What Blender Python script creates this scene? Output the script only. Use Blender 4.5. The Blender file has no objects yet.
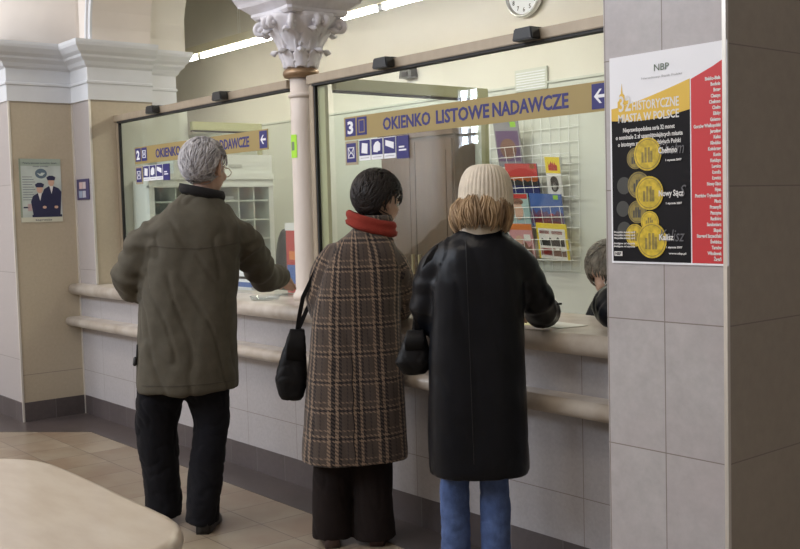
import bpy, bmesh, math, random
from mathutils import Vector, Matrix, noise
random.seed(7)
PI = math.pi
S = bpy.context.scene
COL = S.collection

# ------------------------------------------------------------------ camera, light, exposure
EYE = Vector((0, 0, 1.45))
yaw, pitch, roll = math.radians(50.638), math.radians(-3.658), math.radians(-1.539)
fw = Vector((-math.sin(yaw)*math.cos(pitch), math.cos(yaw)*math.cos(pitch), math.sin(pitch)))
rt = Vector((math.cos(yaw), math.sin(yaw), 0)); up = rt.cross(fw)
rt, up = math.cos(roll)*rt + math.sin(roll)*up, -math.sin(roll)*rt + math.cos(roll)*up
cam = bpy.data.objects.new('camera', bpy.data.cameras.new('camera'))
COL.objects.link(cam); S.camera = cam
cam.data.sensor_width = 36; cam.data.lens = 1030.7*36/800; cam.data.clip_start = .05
m = Matrix((rt, up, -fw)).transposed().to_4x4(); m.translation = EYE
cam.matrix_world = m
S.view_settings.view_transform = 'Standard'; S.view_settings.look = 'None'
S.view_settings.gamma = 1; S.view_settings.use_curve_mapping = False
S.view_settings.exposure = 0.0
S.cycles.use_denoising = True
S.cycles.max_bounces = 10; S.cycles.transparent_max_bounces = 24
S.cycles.sample_clamp_indirect = 6
w = bpy.data.worlds.new('world'); S.world = w; w.use_nodes = True
w.node_tree.nodes['Background'].inputs[0].default_value = (.75, .85, 1, 1)
w.node_tree.nodes['Background'].inputs[1].default_value = 1.0

def area(name, loc, rot, sx, sy, power, color):
    l = bpy.data.lights.new(name, 'AREA'); l.shape = 'RECTANGLE'; l.size = sx; l.size_y = sy
    l.energy = power; l.color = color
    o = bpy.data.objects.new(name, l); o.location = loc; o.rotation_euler = rot; COL.objects.link(o)
    return o
DAY = (.80, .88, 1.0)
TUBE = (1.0, .95, .80)
# daylight in the high windows of the hall's rear wall (behind the camera) and in the low casement
HALLWIN = [(-9.6, 4.75), (-7.3, 4.75), (-5.0, 4.75), (-2.7, 4.75)]
for wx, wz in HALLWIN:
    area('daylight', (wx, -3.97, wz), (math.radians(90), 0, 0), 1.5, 1.6, 96, DAY).rotation_euler = (math.radians(-90), 0, PI)
area('daylight', (-11.0, -4.12, 2.25), (math.radians(-90), 0, PI), .5, 1.9, 80, DAY)
# the office's fluorescent battens (the tubes themselves glow too, see the fittings)
for bx in (-8.6, -7.35, -6.1, -4.85, -3.6, -2.35):
    area('fluorescent_light', (bx, 4.4, 2.775), (0, 0, 0), 1.1, .1, 6.5, TUBE)
# warm fill lights added under the hall ceiling to brighten the upper walls
for hx in (-9.2, -5.5, -1.5):
    area('hall_fill_light', (hx, -.4, 5.6), (0, 0, 0), 1.2, 1.2, 52, (1, .88, .74))

# ------------------------------------------------------------------ materials
def mat(name, col, rough=.6, metal=0, spec=.5, noise_amt=0, nscale=30, bump=0, bscale=60, emit=None, coat=0, nstretch=(1,1,1), dark=None, sheen=0):
    m = bpy.data.materials.new(name); m.use_nodes = True
    nt = m.node_tree; b = nt.nodes['Principled BSDF']
    b.inputs['Base Color'].default_value = (*col, 1); b.inputs['Roughness'].default_value = rough
    b.inputs['Metallic'].default_value = metal; b.inputs['Specular IOR Level'].default_value = spec
    b.inputs['Coat Weight'].default_value = coat
    b.inputs['Sheen Weight'].default_value = sheen
    if noise_amt or bump:
        tc = nt.nodes.new('ShaderNodeTexCoord'); mp = nt.nodes.new('ShaderNodeMapping')
        mp.inputs['Scale'].default_value = nstretch
        nt.links.new(tc.outputs['Object'], mp.inputs[0])
    if noise_amt:
        n = nt.nodes.new('ShaderNodeTexNoise'); n.inputs['Scale'].default_value = nscale; n.inputs['Detail'].default_value = 6
        r = nt.nodes.new('ShaderNodeValToRGB')
        r.color_ramp.elements[0].position = .3; r.color_ramp.elements[1].position = .7
        d = dark or tuple(c*(1-noise_amt) for c in col)
        r.color_ramp.elements[0].color = (*d, 1); r.color_ramp.elements[1].color = (*[min(1, c*(1+noise_amt*.6)) for c in col], 1)
        nt.links.new(mp.outputs[0], n.inputs[0]); nt.links.new(n.outputs[0], r.inputs[0]); nt.links.new(r.outputs[0], b.inputs['Base Color'])
    if bump:
        n = nt.nodes.new('ShaderNodeTexNoise'); n.inputs['Scale'].default_value = bscale; n.inputs['Detail'].default_value = 5
        bp = nt.nodes.new('ShaderNodeBump'); bp.inputs['Strength'].default_value = bump; bp.inputs['Distance'].default_value = .01
        nt.links.new(mp.outputs[0], n.inputs[0]); nt.links.new(n.outputs[0], bp.inputs['Height']); nt.links.new(bp.outputs[0], b.inputs['Normal'])
    if emit:
        b.inputs['Emission Color'].default_value = (*emit[0], 1); b.inputs['Emission Strength'].default_value = emit[1]
    return m

def tile_mat(name, col, joint, axes, size, offs, jw=.0035, var=.12, rough=.35, mottle=.12, nscale=14, bump=.15, tint=None, patch=0):
    """tiles laid in world metres: axes = indices of the two world axes, size and offset along each"""
    m = bpy.data.materials.new(name); m.use_nodes = True; nt = m.node_tree; N = nt.nodes.new; L = nt.links.new
    b = nt.nodes['Principled BSDF']
    g = N('ShaderNodeNewGeometry'); s = N('ShaderNodeSeparateXYZ'); L(g.outputs['Position'], s.inputs[0])
    def mth(op, a, bb=None, c=None):
        n = N('ShaderNodeMath'); n.operation = op
        for i, v in enumerate((a, bb, c)):
            if v is None: continue
            if isinstance(v, (int, float)): n.inputs[i].default_value = v
            else: L(v, n.inputs[i])
        return n.outputs[0]
    masks, cells = [], []
    for k, ax in enumerate(axes):
        if size[k] is None: continue
        u = mth('DIVIDE', mth('SUBTRACT', s.outputs[ax], offs[k]), size[k])
        cells.append(mth('FLOOR', u))
        fr = mth('FRACT', u)
        d = mth('MULTIPLY', mth('MINIMUM', fr, mth('SUBTRACT', 1, fr)), size[k])
        masks.append(mth('LESS_THAN', d, jw/2))
    mk = masks[0] if len(masks) == 1 else mth('MAXIMUM', masks[0], masks[1])
    cx = N('ShaderNodeCombineXYZ'); L(cells[0], cx.inputs[0])
    if len(cells) > 1: L(cells[1], cx.inputs[1])
    wn = N('ShaderNodeTexWhiteNoise'); L(cx.outputs[0], wn.inputs[0])
    no = N('ShaderNodeTexNoise'); no.inputs['Scale'].default_value = nscale; no.inputs['Detail'].default_value = 8; no.inputs['Roughness'].default_value = .65
    L(g.outputs['Position'], no.inputs[0])
    val = mth('ADD', mth('ADD', 1-var/2-mottle, mth('MULTIPLY', wn.outputs[0], var)), mth('MULTIPLY', no.outputs[0], mottle*2))
    mx = N('ShaderNodeMix'); mx.data_type = 'RGBA'; mx.blend_type = 'MULTIPLY'; mx.inputs[0].default_value = 1
    mx.inputs[6].default_value = (*col, 1); cc = N('ShaderNodeCombineColor')
    for i in range(3): L(val, cc.inputs[i])
    L(cc.outputs[0], mx.inputs[7])
    res = mx.outputs[2]
    if patch:
        n2 = N('ShaderNodeTexNoise'); n2.inputs['Scale'].default_value = 2.6; n2.inputs['Detail'].default_value = 4
        av = N('ShaderNodeVectorMath'); av.operation = 'MULTIPLY_ADD'; av.inputs[1].default_value = (3.7, 5.1, 0)
        L(cx.outputs[0], av.inputs[0]); L(g.outputs['Position'], av.inputs[2]); L(av.outputs[0], n2.inputs[0])
        r = N('ShaderNodeValToRGB'); r.color_ramp.elements[0].position = .4; r.color_ramp.elements[1].position = .65
        L(n2.outputs[0], r.inputs[0])
        m3 = N('ShaderNodeMix'); m3.data_type = 'RGBA'; m3.inputs[7].default_value = (*tint, 1)
        L(mth('MULTIPLY', r.outputs[0], patch), m3.inputs[0]); L(res, m3.inputs[6]); res = m3.outputs[2]
    m2 = N('ShaderNodeMix'); m2.data_type = 'RGBA'; m2.inputs[7].default_value = (*joint, 1)
    L(mk, m2.inputs[0]); L(res, m2.inputs[6]); L(m2.outputs[2], b.inputs['Base Color'])
    b.inputs['Roughness'].default_value = rough
    bp = N('ShaderNodeBump'); bp.inputs['Strength'].default_value = bump; bp.inputs['Distance'].default_value = .002
    L(mth('SUBTRACT', mth('MULTIPLY', no.outputs[0], .4), mk), bp.inputs['Height']); L(bp.outputs[0], b.inputs['Normal'])
    return m

def glass_mat(name, tint, base=.045):
    m = bpy.data.materials.new(name); m.use_nodes = True; nt = m.node_tree; N = nt.nodes.new; L = nt.links.new
    nt.nodes.remove(nt.nodes['Principled BSDF']); out = nt.nodes['Material Output']
    g = N('ShaderNodeNewGeometry'); d = N('ShaderNodeVectorMath'); d.operation = 'DOT_PRODUCT'
    L(g.outputs['Incoming'], d.inputs[0]); L(g.outputs['Normal'], d.inputs[1])
    def mth(op, a, bb):
        n = N('ShaderNodeMath'); n.operation = op
        for i, v in enumerate((a, bb)):
            if isinstance(v, (int, float)): n.inputs[i].default_value = v
            else: L(v, n.inputs[i])
        return n.outputs[0]
    a = mth('ABSOLUTE', d.outputs['Value'], 0); p = mth('POWER', mth('SUBTRACT', 1, a), 5)
    f = mth('ADD', mth('MULTIPLY', p, 1-base), base)
    t = N('ShaderNodeBsdfTransparent'); t.inputs[0].default_value = (*tint, 1)
    gl = N('ShaderNodeBsdfGlossy'); gl.inputs['Roughness'].default_value = 0.0
    mx = N('ShaderNodeMixShader'); L(f, mx.inputs[0]); L(t.outputs[0], mx.inputs[1]); L(gl.outputs[0], mx.inputs[2])
    L(mx.outputs[0], out.inputs[0])
    return m

M = {}
M['plaster'] = mat('plaster', (.76, .70, .64), .8, noise_amt=.04, nscale=4)
M['cornice'] = mat('cornice_paint', (.66, .68, .71), .6, noise_amt=.03, nscale=6)
M['office'] = mat('office_paint', (.74, .71, .64), .8, noise_amt=.03, nscale=3)
M['officelow'] = mat('office_panel', (.60, .62, .56), .6, noise_amt=.03, nscale=3)
TJ = (.22, .19, .17)
M['tile_y'] = tile_mat('counter_tile', (.40, .38, .385), TJ, (0, 2), (.4914, .3955), (-2.56, -.067), var=.05, mottle=.20, nscale=70)
M['tile_pillar'] = tile_mat('pillar_tile', (.44, .42, .42), TJ, (0, 2), (.2095, .3925), (-2.056, -.082), var=.05, mottle=.22, nscale=22, tint=(.40, .34, .35), patch=.35)
M['tile_x'] = tile_mat('pillar_shade_tile', (.36, .325, .265), TJ, (1, 2), (None, .3925), (0, -.082), var=.06, mottle=.14, nscale=24)  # pillar tile again, darker and browner: the side face's shade is in the colour
M['tile_xl_shade'] = tile_mat('left_shade_tile', (.46, .395, .295), TJ, (1, 2), (None, 1.93), (0, .337), var=.02, mottle=.12, nscale=50)  # left pier tile with the warm shade of its right faces painted in
M['tile_yl'] = tile_mat('left_lit_tile', (.42, .385, .375), TJ, (0, 2), (None, .62), (0, .45), var=.03, mottle=.08, nscale=50)  # left pier tile paler and cooler, daylight on the front painted in
M['base'] = tile_mat('dark_baseboard', (.085, .07, .07), (.16, .15, .15), (0, 1), (.283, .283), (-4.365, 2.47), var=.25, mottle=.3, nscale=30, rough=.4)
M['floor'] = tile_mat('floor_tile', (.33, .275, .20), (.11, .085, .07), (0, 1), (.283, .283), (-4.365, 2.47), jw=.005, var=.16, mottle=.10, nscale=16, rough=.3, tint=(.24, .165, .11), patch=.8)
M['band'] = tile_mat('floor_band', (.075, .06, .058), (.07, .06, .06), (0, 1), (.283, .283), (-4.365, 2.45), jw=.004, var=.2, mottle=.35, nscale=14, rough=.3)
M['ledge'] = mat('ledge_marble', (.60, .55, .49), .32, noise_amt=.12, nscale=9, coat=.15, dark=(.47, .40, .33))
M['marble'] = mat('table_marble', (.54, .475, .385), .3, noise_amt=.10, nscale=7, coat=.25, nstretch=(1, 3, 1), dark=(.49, .41, .32))
M['brass'] = mat('brass_strip', (.62, .50, .33), .35, metal=.6)
M['steel'] = mat('pale_metal_strip', (.75, .72, .66), .3, metal=.5)
M['alu'] = mat('tan_frame', (.37, .305, .225), .45, metal=.25, noise_amt=.08, nscale=3, nstretch=(6, 1, 1))
M['olive'] = mat('olive_frame', (.42, .42, .24), .5, metal=.1)
M['gasket'] = mat('black_rubber', (.012, .012, .012), .6)
M['black'] = mat('black_plastic', (.015, .016, .018), .4)
M['glass'] = glass_mat('window_glass', (.955, .975, .96))
M['clear'] = glass_mat('clear_plastic', (.93, .96, .98), .06)
M['gold'] = mat('gold_sign', (.34, .255, .095), .5, metal=.1)
M['navy'] = mat('navy_sign', (.022, .02, .16), .5)
M['white'] = mat('white_sign', (.85, .86, .9), .6)
M['column'] = mat('column_paint', (.73, .65, .585), .5, noise_amt=.05, nscale=6)
M['capital'] = mat('capital_paint', (.74, .72, .76), .6, noise_amt=.06, nscale=20, bump=.25, bscale=45)
M['copper'] = mat('brown_collar', (.30, .20, .12), .35, metal=.5)
M['tube'] = mat('lit_tube', (1, 1, 1), .5, emit=((1, .95, .82), 31))
M['trunk'] = mat('beige_trunking', (.62, .58, .44), .6)
M['cabinet'] = mat('white_cabinet', (.74, .78, .74), .5)
M['cabin'] = mat('pigeonhole_grey', (.52, .55, .50), .6)
M['paper'] = mat('paper', (.80, .82, .86), .8)
M['wood'] = mat('brown_wood', (.12, .065, .043), .5, noise_amt=.3, nscale=4, nstretch=(8, 8, .6))
M['wire'] = mat('white_wire', (.80, .82, .80), .4)
M['red'] = mat('red_print', (.58, .03, .035), .5)
M['yellow'] = mat('yellow_print', (.74, .48, .06), .5)
M['dark'] = mat('dark_print', (.012, .011, .013), .6, spec=.15)
M['lime'] = mat('lime_paper', (.42, .80, .05), .6)

# ------------------------------------------------------------------ helpers
def link(name, bm, material, parent=None, smooth=False, mats=None):
    me = bpy.data.meshes.new(name)
    bmesh.ops.recalc_face_normals(bm, faces=bm.faces)
    bm.to_mesh(me); bm.free()
    if smooth:
        for p in me.polygons: p.use_smooth = True
    for mm in (mats or [material]): me.materials.append(mm)
    o = bpy.data.objects.new(name, me); COL.objects.link(o)
    if parent is not None: o.parent = parent
    return o
def tag(o, label=None, cat=None, group=None, kind=None):
    if label: o['label'] = label
    if cat: o['category'] = cat
    if group: o['group'] = group
    if kind: o['kind'] = kind
    return o
def empty(name, loc=(0, 0, 0), rz=0, **k):
    o = bpy.data.objects.new(name, None); o.location = loc; o.rotation_euler = (0, 0, rz)
    o.empty_display_size = .1; COL.objects.link(o); return tag(o, **k)
def copy_tree(o, parent=None):
    c = o.copy(); COL.objects.link(c); c.parent = parent
    for ch in list(o.children): copy_tree(ch, c)
    return c
def box(bm, a, b, mi=0, bev=0):
    t = bmesh.new(); bmesh.ops.create_cube(t, size=1)
    for v in t.verts:
        v.co = Vector(((a[i]+b[i])/2 + v.co[i]*(b[i]-a[i]) for i in range(3)))
    if bev: bmesh.ops.bevel(t, geom=t.edges[:], offset=bev, segments=2, affect='EDGES')
    merge(bm, t, mi)
def merge(bm, t, mi=0):
    mp = {v: bm.verts.new(v.co) for v in t.verts}
    for f in t.faces:
        try: nf = bm.faces.new([mp[v] for v in f.verts])
        except ValueError: continue
        nf.material_index = mi if mi else f.material_index; nf.smooth = f.smooth
    t.free()
def B(name, a, b, material, parent=None, bev=0):
    bm = bmesh.new(); box(bm, a, b, 0, bev); return link(name, bm, material, parent)
def prism(bm, pts, z0, z1, mi=0, axis='z'):
    """polygon pts extruded along an axis"""
    def P(p, h):
        return {'z': (p[0], p[1], h), 'y': (p[0], h, p[1]), 'x': (h, p[0], p[1])}[axis]
    lo = [bm.verts.new(P(p, z0)) for p in pts]; hi = [bm.verts.new(P(p, z1)) for p in pts]
    fs = [bm.faces.new(lo), bm.faces.new(hi[::-1])]
    for i in range(len(pts)):
        j = (i+1) % len(pts); fs.append(bm.faces.new((lo[i], lo[j], hi[j], hi[i])))
    for f in fs: f.material_index = mi
def sweep(bm, path, prof, closed=False):
    """prof = (outward, z) points; path = xy corner list, outward = right-hand side of travel"""
    n = len(path); rings = []
    for i in range(n):
        p = Vector(path[i]).to_2d() if False else Vector((path[i][0], path[i][1]))
        d1 = (p-Vector(path[i-1][:2])).normalized() if i > 0 else None
        d2 = (Vector(path[i+1][:2])-p).normalized() if i < n-1 else None
        if d1 is None: d1 = d2
        if d2 is None: d2 = d1
        n1 = Vector((d1.y, -d1.x)); n2 = Vector((d2.y, -d2.x)); mt = (n1+n2).normalized()
        k = 1/max(.3, mt.dot(n1))
        rings.append([bm.verts.new((p.x+mt.x*o*k, p.y+mt.y*o*k, z)) for o, z in prof])
    for i in range(n-1):
        for j in range(len(prof)-1):
            bm.faces.new((rings[i][j], rings[i+1][j], rings[i+1][j+1], rings[i][j+1]))
        bm.faces.new((rings[i][-1], rings[i+1][-1], rings[i+1][0], rings[i][0]))
    bm.faces.new(rings[0]); bm.faces.new(rings[-1][::-1])
def tube(bm, pts, rads, seg=12, mi=0, cap=True, flat=1.0, upv=(0, 0, 1), tight=False):
    """round-ended tapered tube; flat squeezes the section along the frame's second axis"""
    pts = [Vector(p) for p in pts]
    if isinstance(rads, (int, float)): rads = [rads]*len(pts)
    P, R, D = [], [], []
    n = len(pts)
    tan = [(pts[min(i+1, n-1)]-pts[max(i-1, 0)]).normalized() for i in range(n)]
    if cap and not tight:
        for a in (80, 55, 28):
            a = math.radians(a); P.append(pts[0]-tan[0]*rads[0]*math.sin(a)); R.append(rads[0]*math.cos(a)); D.append(tan[0])
    for i in range(n): P.append(pts[i]); R.append(rads[i]); D.append(tan[i])
    if cap and not tight:
        for a in (28, 55, 80):
            a = math.radians(a); P.append(pts[-1]+tan[-1]*rads[-1]*math.sin(a)); R.append(rads[-1]*math.cos(a)); D.append(tan[-1])
    u = Vector(upv); 
    if abs(u.dot(D[0])) > .95: u = Vector((0, 1, 0)) if abs(D[0].y) < .9 else Vector((1, 0, 0))
    rings = []
    for p, r, d in zip(P, R, D):
        s = d.cross(u)
        if s.length < 1e-4: s = rings and sprev or Vector((1, 0, 0))
        s.normalize(); sprev = s; t = s.cross(d).normalized(); u = t
        rings.append([bm.verts.new(p + s*(r*math.cos(2*PI*k/seg)) + t*(r*flat*math.sin(2*PI*k/seg))) for k in range(seg)])
    for a, b in zip(rings, rings[1:]):
        for k in range(seg):
            f = bm.faces.new((a[k], a[(k+1) % seg], b[(k+1) % seg], b[k])); f.material_index = mi; f.smooth = True
    for r in (rings[0][::-1], rings[-1]):
        f = bm.faces.new(r); f.material_index = mi
def ell(bm, c, r, rot=None, seg=20, mi=0):
    t = bmesh.new(); bmesh.ops.create_uvsphere(t, u_segments=seg, v_segments=seg*2//3, radius=1)
    Mx = Matrix.Translation(Vector(c)) @ (rot.to_4x4() if rot else Matrix.Identity(4)) @ Matrix.Diagonal((*r, 1))
    t.transform(Mx)
    for f in t.faces: f.smooth = True
    merge(bm, t, mi)
def loft(bm, secs, seg=28, pw=2.3, mi=0):
    """secs: (z, cx, cy, rx, ry[, yaw])"""
    rings = []
    for s in secs:
        z, cx, cy, rx, ry = s[:5]; ya = math.radians(s[5]) if len(s) > 5 else 0
        ring = []
        for k in range(seg):
            a = 2*PI*k/seg; c, q = math.cos(a), math.sin(a)
            x = rx*math.copysign(abs(c)**(2/pw), c); y = ry*math.copysign(abs(q)**(2/pw), q)
            ring.append(bm.verts.new((cx+x*math.cos(ya)-y*math.sin(ya), cy+x*math.sin(ya)+y*math.cos(ya), z)))
        rings.append(ring)
    for a, b in zip(rings, rings[1:]):
        for k in range(seg):
            f = bm.faces.new((a[k], a[(k+1) % seg], b[(k+1) % seg], b[k])); f.material_index = mi; f.smooth = True
    bm.faces.new(rings[0][::-1]).material_index = mi; bm.faces.new(rings[-1]).material_index = mi
def lathe(bm, prof, c=(0, 0), seg=32, mi=0, mod=None):
    rings = []
    for r, z in prof:
        rings.append([bm.verts.new((c[0]+r*(mod(k/seg, z) if mod else 1)*math.cos(2*PI*k/seg), c[1]+r*(mod(k/seg, z) if mod else 1)*math.sin(2*PI*k/seg), z)) for k in range(seg)])
    for a, b in zip(rings, rings[1:]):
        for k in range(seg):
            f = bm.faces.new((a[k], a[(k+1) % seg], b[(k+1) % seg], b[k])); f.smooth = True; f.material_index = mi
    bm.faces.new(rings[0][::-1]); bm.faces.new(rings[-1])
def fuse(bm, voxel, smooth=4, factor=.5):
    """one continuous skin around overlapping closed shapes"""
    me = bpy.data.meshes.new('tmp'); bmesh.ops.recalc_face_normals(bm, faces=bm.faces); bm.to_mesh(me); bm.free()
    o = bpy.data.objects.new('tmp', me); COL.objects.link(o)
    r = o.modifiers.new('r', 'REMESH'); r.mode = 'VOXEL'; r.voxel_size = voxel; r.use_smooth_shade = True
    if smooth:
        s = o.modifiers.new('s', 'SMOOTH'); s.iterations = smooth; s.factor = factor
    dg = bpy.context.evaluated_depsgraph_get(); dg.update()
    out = bpy.data.meshes.new_from_object(o.evaluated_get(dg))
    bpy.data.objects.remove(o); bpy.data.meshes.remove(me)
    for p in out.polygons: p.use_smooth = True
    return out
def put(name, me, material, parent=None):
    me.name = name; me.materials.clear(); me.materials.append(material)
    o = bpy.data.objects.new(name, me); COL.objects.link(o)
    if parent is not None: o.parent = parent
    return o
def text(s, size, material, parent, origin, right, upd, sx=1.0, bold=0.0, depth=.0006, align='LEFT', name='lettering', shear=0, width=None):
    c = bpy.data.curves.new('t', 'FONT'); c.body = s; c.size = size; c.offset = bold; c.extrude = depth
    c.align_x = align; c.resolution_u = 2; c.shear = shear
    o = bpy.data.objects.new('t', c); COL.objects.link(o)
    dg = bpy.context.evaluated_depsgraph_get(); dg.update()
    me = bpy.data.meshes.new_from_object(o.evaluated_get(dg)); bpy.data.objects.remove(o)
    me.name = name; me.materials.clear(); me.materials.append(material)
    if width and me.vertices:
        xs = [v.co.x for v in me.vertices]; k = width/(max(xs)-min(xs)); x0 = min(xs)
        for v in me.vertices: v.co.x = (v.co.x-x0)*k
    r = Vector(right).normalized(); u = Vector(upd).normalized(); n = r.cross(u)
    mm = Matrix((r*sx, u, n)).transposed().to_4x4(); mm.translation = Vector(origin)
    me.transform(mm)
    ob = bpy.data.objects.new(name, me); COL.objects.link(ob)
    if parent is not None: ob.parent = parent
    return ob
RX, UZ = (1, 0, 0), (0, 0, 1)

# ------------------------------------------------------------------ the shell
W = 2.98          # front face of the counter wall
G = 3.18          # plane of the counter glazing
def struct(o, label=None): o['kind'] = 'structure'; return o
struct(B('floor', (-11.6, -4.1, -.1), (4, 6.2, 0), M['floor']))
bm = bmesh.new()
prism(bm, [(-11.5, 2.52), (-7.34, 2.52), (-7.34, 2.98), (-1.6, 2.98), (-1.6, 2.73), (-6.66, 2.73), (-7.6, 1.84), (-8.0, 1.45), (-11.5, 1.45)], -.05, .002)
struct(link('trim_1', bm, M['band']))
struct(B('ceiling', (-11.6, -4.1, 6.0), (4, 3.4, 6.1), M['plaster']))
struct(B('wall_left', (-11.6, -4.1, 0), (-11.5, 3.0, 6.0), M['plaster']))
struct(B('wall_right', (3.9, -4.1, 0), (4.0, 6.2, 6.0), M['plaster']))
# rear wall of the hall, with its window openings
bm = bmesh.new()
ops = sorted([(wx-.75, wx+.75, wz-.8, wz+.8) for wx, wz in HALLWIN] + [(-11.25, -10.75, 1.3, 3.2)])
x = -11.6
for a, b_, c, d in ops:
    box(bm, (x, -4.1, 0), (a, -4.0, 6)); box(bm, (a, -4.1, 0), (b_, -4.0, c)); box(bm, (a, -4.1, d), (b_, -4.0, 6)); x = b_
box(bm, (x, -4.1, 0), (4, -4.0, 6))
struct(link('wall_back', bm, M['plaster']))
for i, (a, b_, c, d) in enumerate(ops):
    bm = bmesh.new()
    for q in ((a, a+.05, c, d), (b_-.05, b_, c, d), (a, b_, c, c+.05), (a, b_, d-.05, d), ((a+b_)/2-(.02 if b_-a > 1 else .006), (a+b_)/2+(.02 if b_-a > 1 else .006), c, d), (a, b_, c+(d-c)*.62, c+(d-c)*.62+.04)):
        box(bm, (q[0], -4.08, q[2]), (q[1], -4.02, q[3]))
    struct(link('window_%d' % (i+1), bm, M['white']))

# left pier: a stepped corner of tiled faces, shade painted into the right faces, daylight into the front ones
bm = bmesh.new()
prism(bm, [(-11.5, 2.52), (-7.34, 2.52), (-7.34, 2.98), (-7.03, 2.98), (-7.03, 3.46), (-11.5, 3.46)], 0, 2.285)
o = struct(link('wall_front', bm, None, mats=[M['tile_yl'], M['tile_xl_shade']]))
for p in o.data.polygons: p.material_index = 1 if abs(p.normal.x) > .5 else 0
bm = bmesh.new(); prism(bm, [(-11.5, 3.46), (-7.10, 3.46), (-7.10, 3.78), (-11.5, 3.78)], 0, 2.285)
struct(link('wall_inner', bm, M['officelow']))
# dark baseboards
def basebd(name, pth, h=.14, out=.006):
    bm = bmesh.new(); sweep(bm, pth, [(-.005, 0), (out, 0), (out, h), (-.005, h)]); return struct(link(name, bm, M['base']))
basebd('baseboard_left', [(-11.4, 2.52), (-7.34, 2.52), (-7.34, 2.98), (-2.06, 2.98)])
# metal strips on the corners
for i, (x, y, z0, z1) in enumerate(((-7.34, 2.52, 0, 2.285), (-7.335, 2.975, 0, 2.285), (-7.03, 2.98, .972, 2.285))):
    struct(B('trim_%d' % (i+2), (x-.006, y-.007, z0), (x+.007, y+.006, z1), M['steel']))
# entablature running round the pier
prof = [(-.02, 2.275), (.012, 2.275), (.012, 2.385), (.022, 2.392), (.022, 2.405), (.012, 2.41), (.012, 2.50), (.03, 2.515), (.045, 2.54), (.075, 2.565), (.08, 2.58), (.105, 2.60), (.13, 2.635), (.135, 2.655), (.135, 2.675), (-.02, 2.675)]
bm = bmesh.new(); sweep(bm, [(-11.4, 2.52), (-7.34, 2.52), (-7.34, 2.98), (-7.03, 2.98), (-7.03, 3.46)], prof)
struct(link('trim_5', bm, M['cornice']))
bm = bmesh.new(); sweep(bm, [(-7.03, 3.44), (-7.03, 3.72), (-7.5, 3.72)], [(o_*.8-.05, z-.02) for o_, z in prof])
struct(link('trim_6', bm, M['cornice']))

# arch wall above: semicircular arches from pier to column and from column to pillar
def arch(name, xa, xb, y0, y1, zs, ztop, material, rise=None):
    r = (xb-xa)/2; cx = (xa+xb)/2; rise = rise or r
    pts = [(xa, ztop), (xa, zs)] + [(cx-r*math.cos(t), zs+rise*math.sin(t)) for t in [PI*k/28 for k in range(1, 28)]] + [(xb, zs), (xb, ztop)]
    bm = bmesh.new(); 
    for i in range(len(pts)-1):
        a, b_ = pts[i], pts[i+1]
        if i == 0 or i == len(pts)-2: continue
        prism(bm, [(a[0], a[1]), (b_[0], b_[1]), (b_[0], ztop), (a[0], ztop)], y0, y1, axis='y')
    bmesh.ops.remove_doubles(bm, verts=bm.verts, dist=1e-5)
    return struct(link(name, bm, material))
arch('wall_arch', -6.98, -4.95, 3.0, 3.44, 2.66, 6.0, M['plaster'])
arch('wall_arch_inner', -7.02, -4.95, 3.44, 3.72, 2.62, 4.6, M['office'])
arch('wall_arch_right', -4.38, -2.06, 3.0, 3.44, 2.9, 6.0, M['plaster'])
struct(B('wall_pier_top', (-4.95, 3.0, 2.66), (-4.38, 3.44, 6.0), M['plaster']))
struct(B('wall_upper', (-7.2, 3.0, 2.66), (-6.98, 3.44, 6.0), M['plaster']))
struct(B('wall_upper_inner', (-7.5, 3.44, 2.6), (-7.02, 3.74, 4.6), M['office']))
# raised archivolt moulding on the hall side
bm = bmesh.new()
for r0, r1 in ((1.015, 1.05), (1.09, 1.11)):
    pts = [(-5.965-r0*math.cos(t), 2.66+r0*math.sin(t)) for t in [PI*k/40 for k in range(41)]]
    for a, b_ in zip(pts, pts[1:]):
        s = r1/r0; f = lambda p: (-5.965+(p[0]+5.965)*s, 2.66+(p[1]-2.66)*s)
        prism(bm, [a, b_, f(b_), f(a)], 2.985, 3.0, axis='y')
struct(link('trim_7', bm, M['cornice']))
# vault web rising over the left pier, curving back from the cornice
bm = bmesh.new(); n = 14
rows = []
for i in range(n+1):
    t = i/n; z = 2.66+3.3*t; off = .9*(1-math.cos(t*PI/2))
    rows.append([bm.verts.new(p) for p in ((-11.5, 2.50-off*.8, z), (-7.62+off*.2, 2.50-off*.8, z), (-7.42+off*.3, 2.62-off*.5, z), (-7.20, 2.98, z), (-7.20, 3.2, z), (-11.5, 3.2, z))])
for a, b_ in zip(rows, rows[1:]):
    for k in range(6): 
        f = bm.faces.new((a[k], a[(k+1) % 6], b_[(k+1) % 6], b_[k])); f.smooth = k in (1, 2)
bm.faces.new(rows[0][::-1]); bm.faces.new(rows[-1])
struct(link('wall_vault', bm, M['plaster']))

# office beyond the glass
struct(B('wall_office_upper', (-11.5, 5.3, 2.28), (3.9, 5.4, 4.6), M['office']))
struct(B('wall_office_lower', (-11.5, 5.292, 0), (3.9, 5.4, 2.28), M['officelow']))
struct(B('wall_office_left', (-11.6, 3.0, 0), (-11.5, 5.4, 4.6), M['office']))
struct(B('ceiling_office', (-11.6, 3.44, 4.5), (3.9, 5.4, 4.6), M['office']))
bm = bmesh.new(); prism(bm, [(3.2, .97), (3.459, .97), (3.459, 2.185), (3.2, 2.15)], -7.03, -7.022, axis='x')
struct(link('wall_inner_panel', bm, M['officelow']))
struct(B('trim_8', (-11.5, 5.28, 2.272), (3.9, 5.292, 2.288), M['officelow']))

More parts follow.
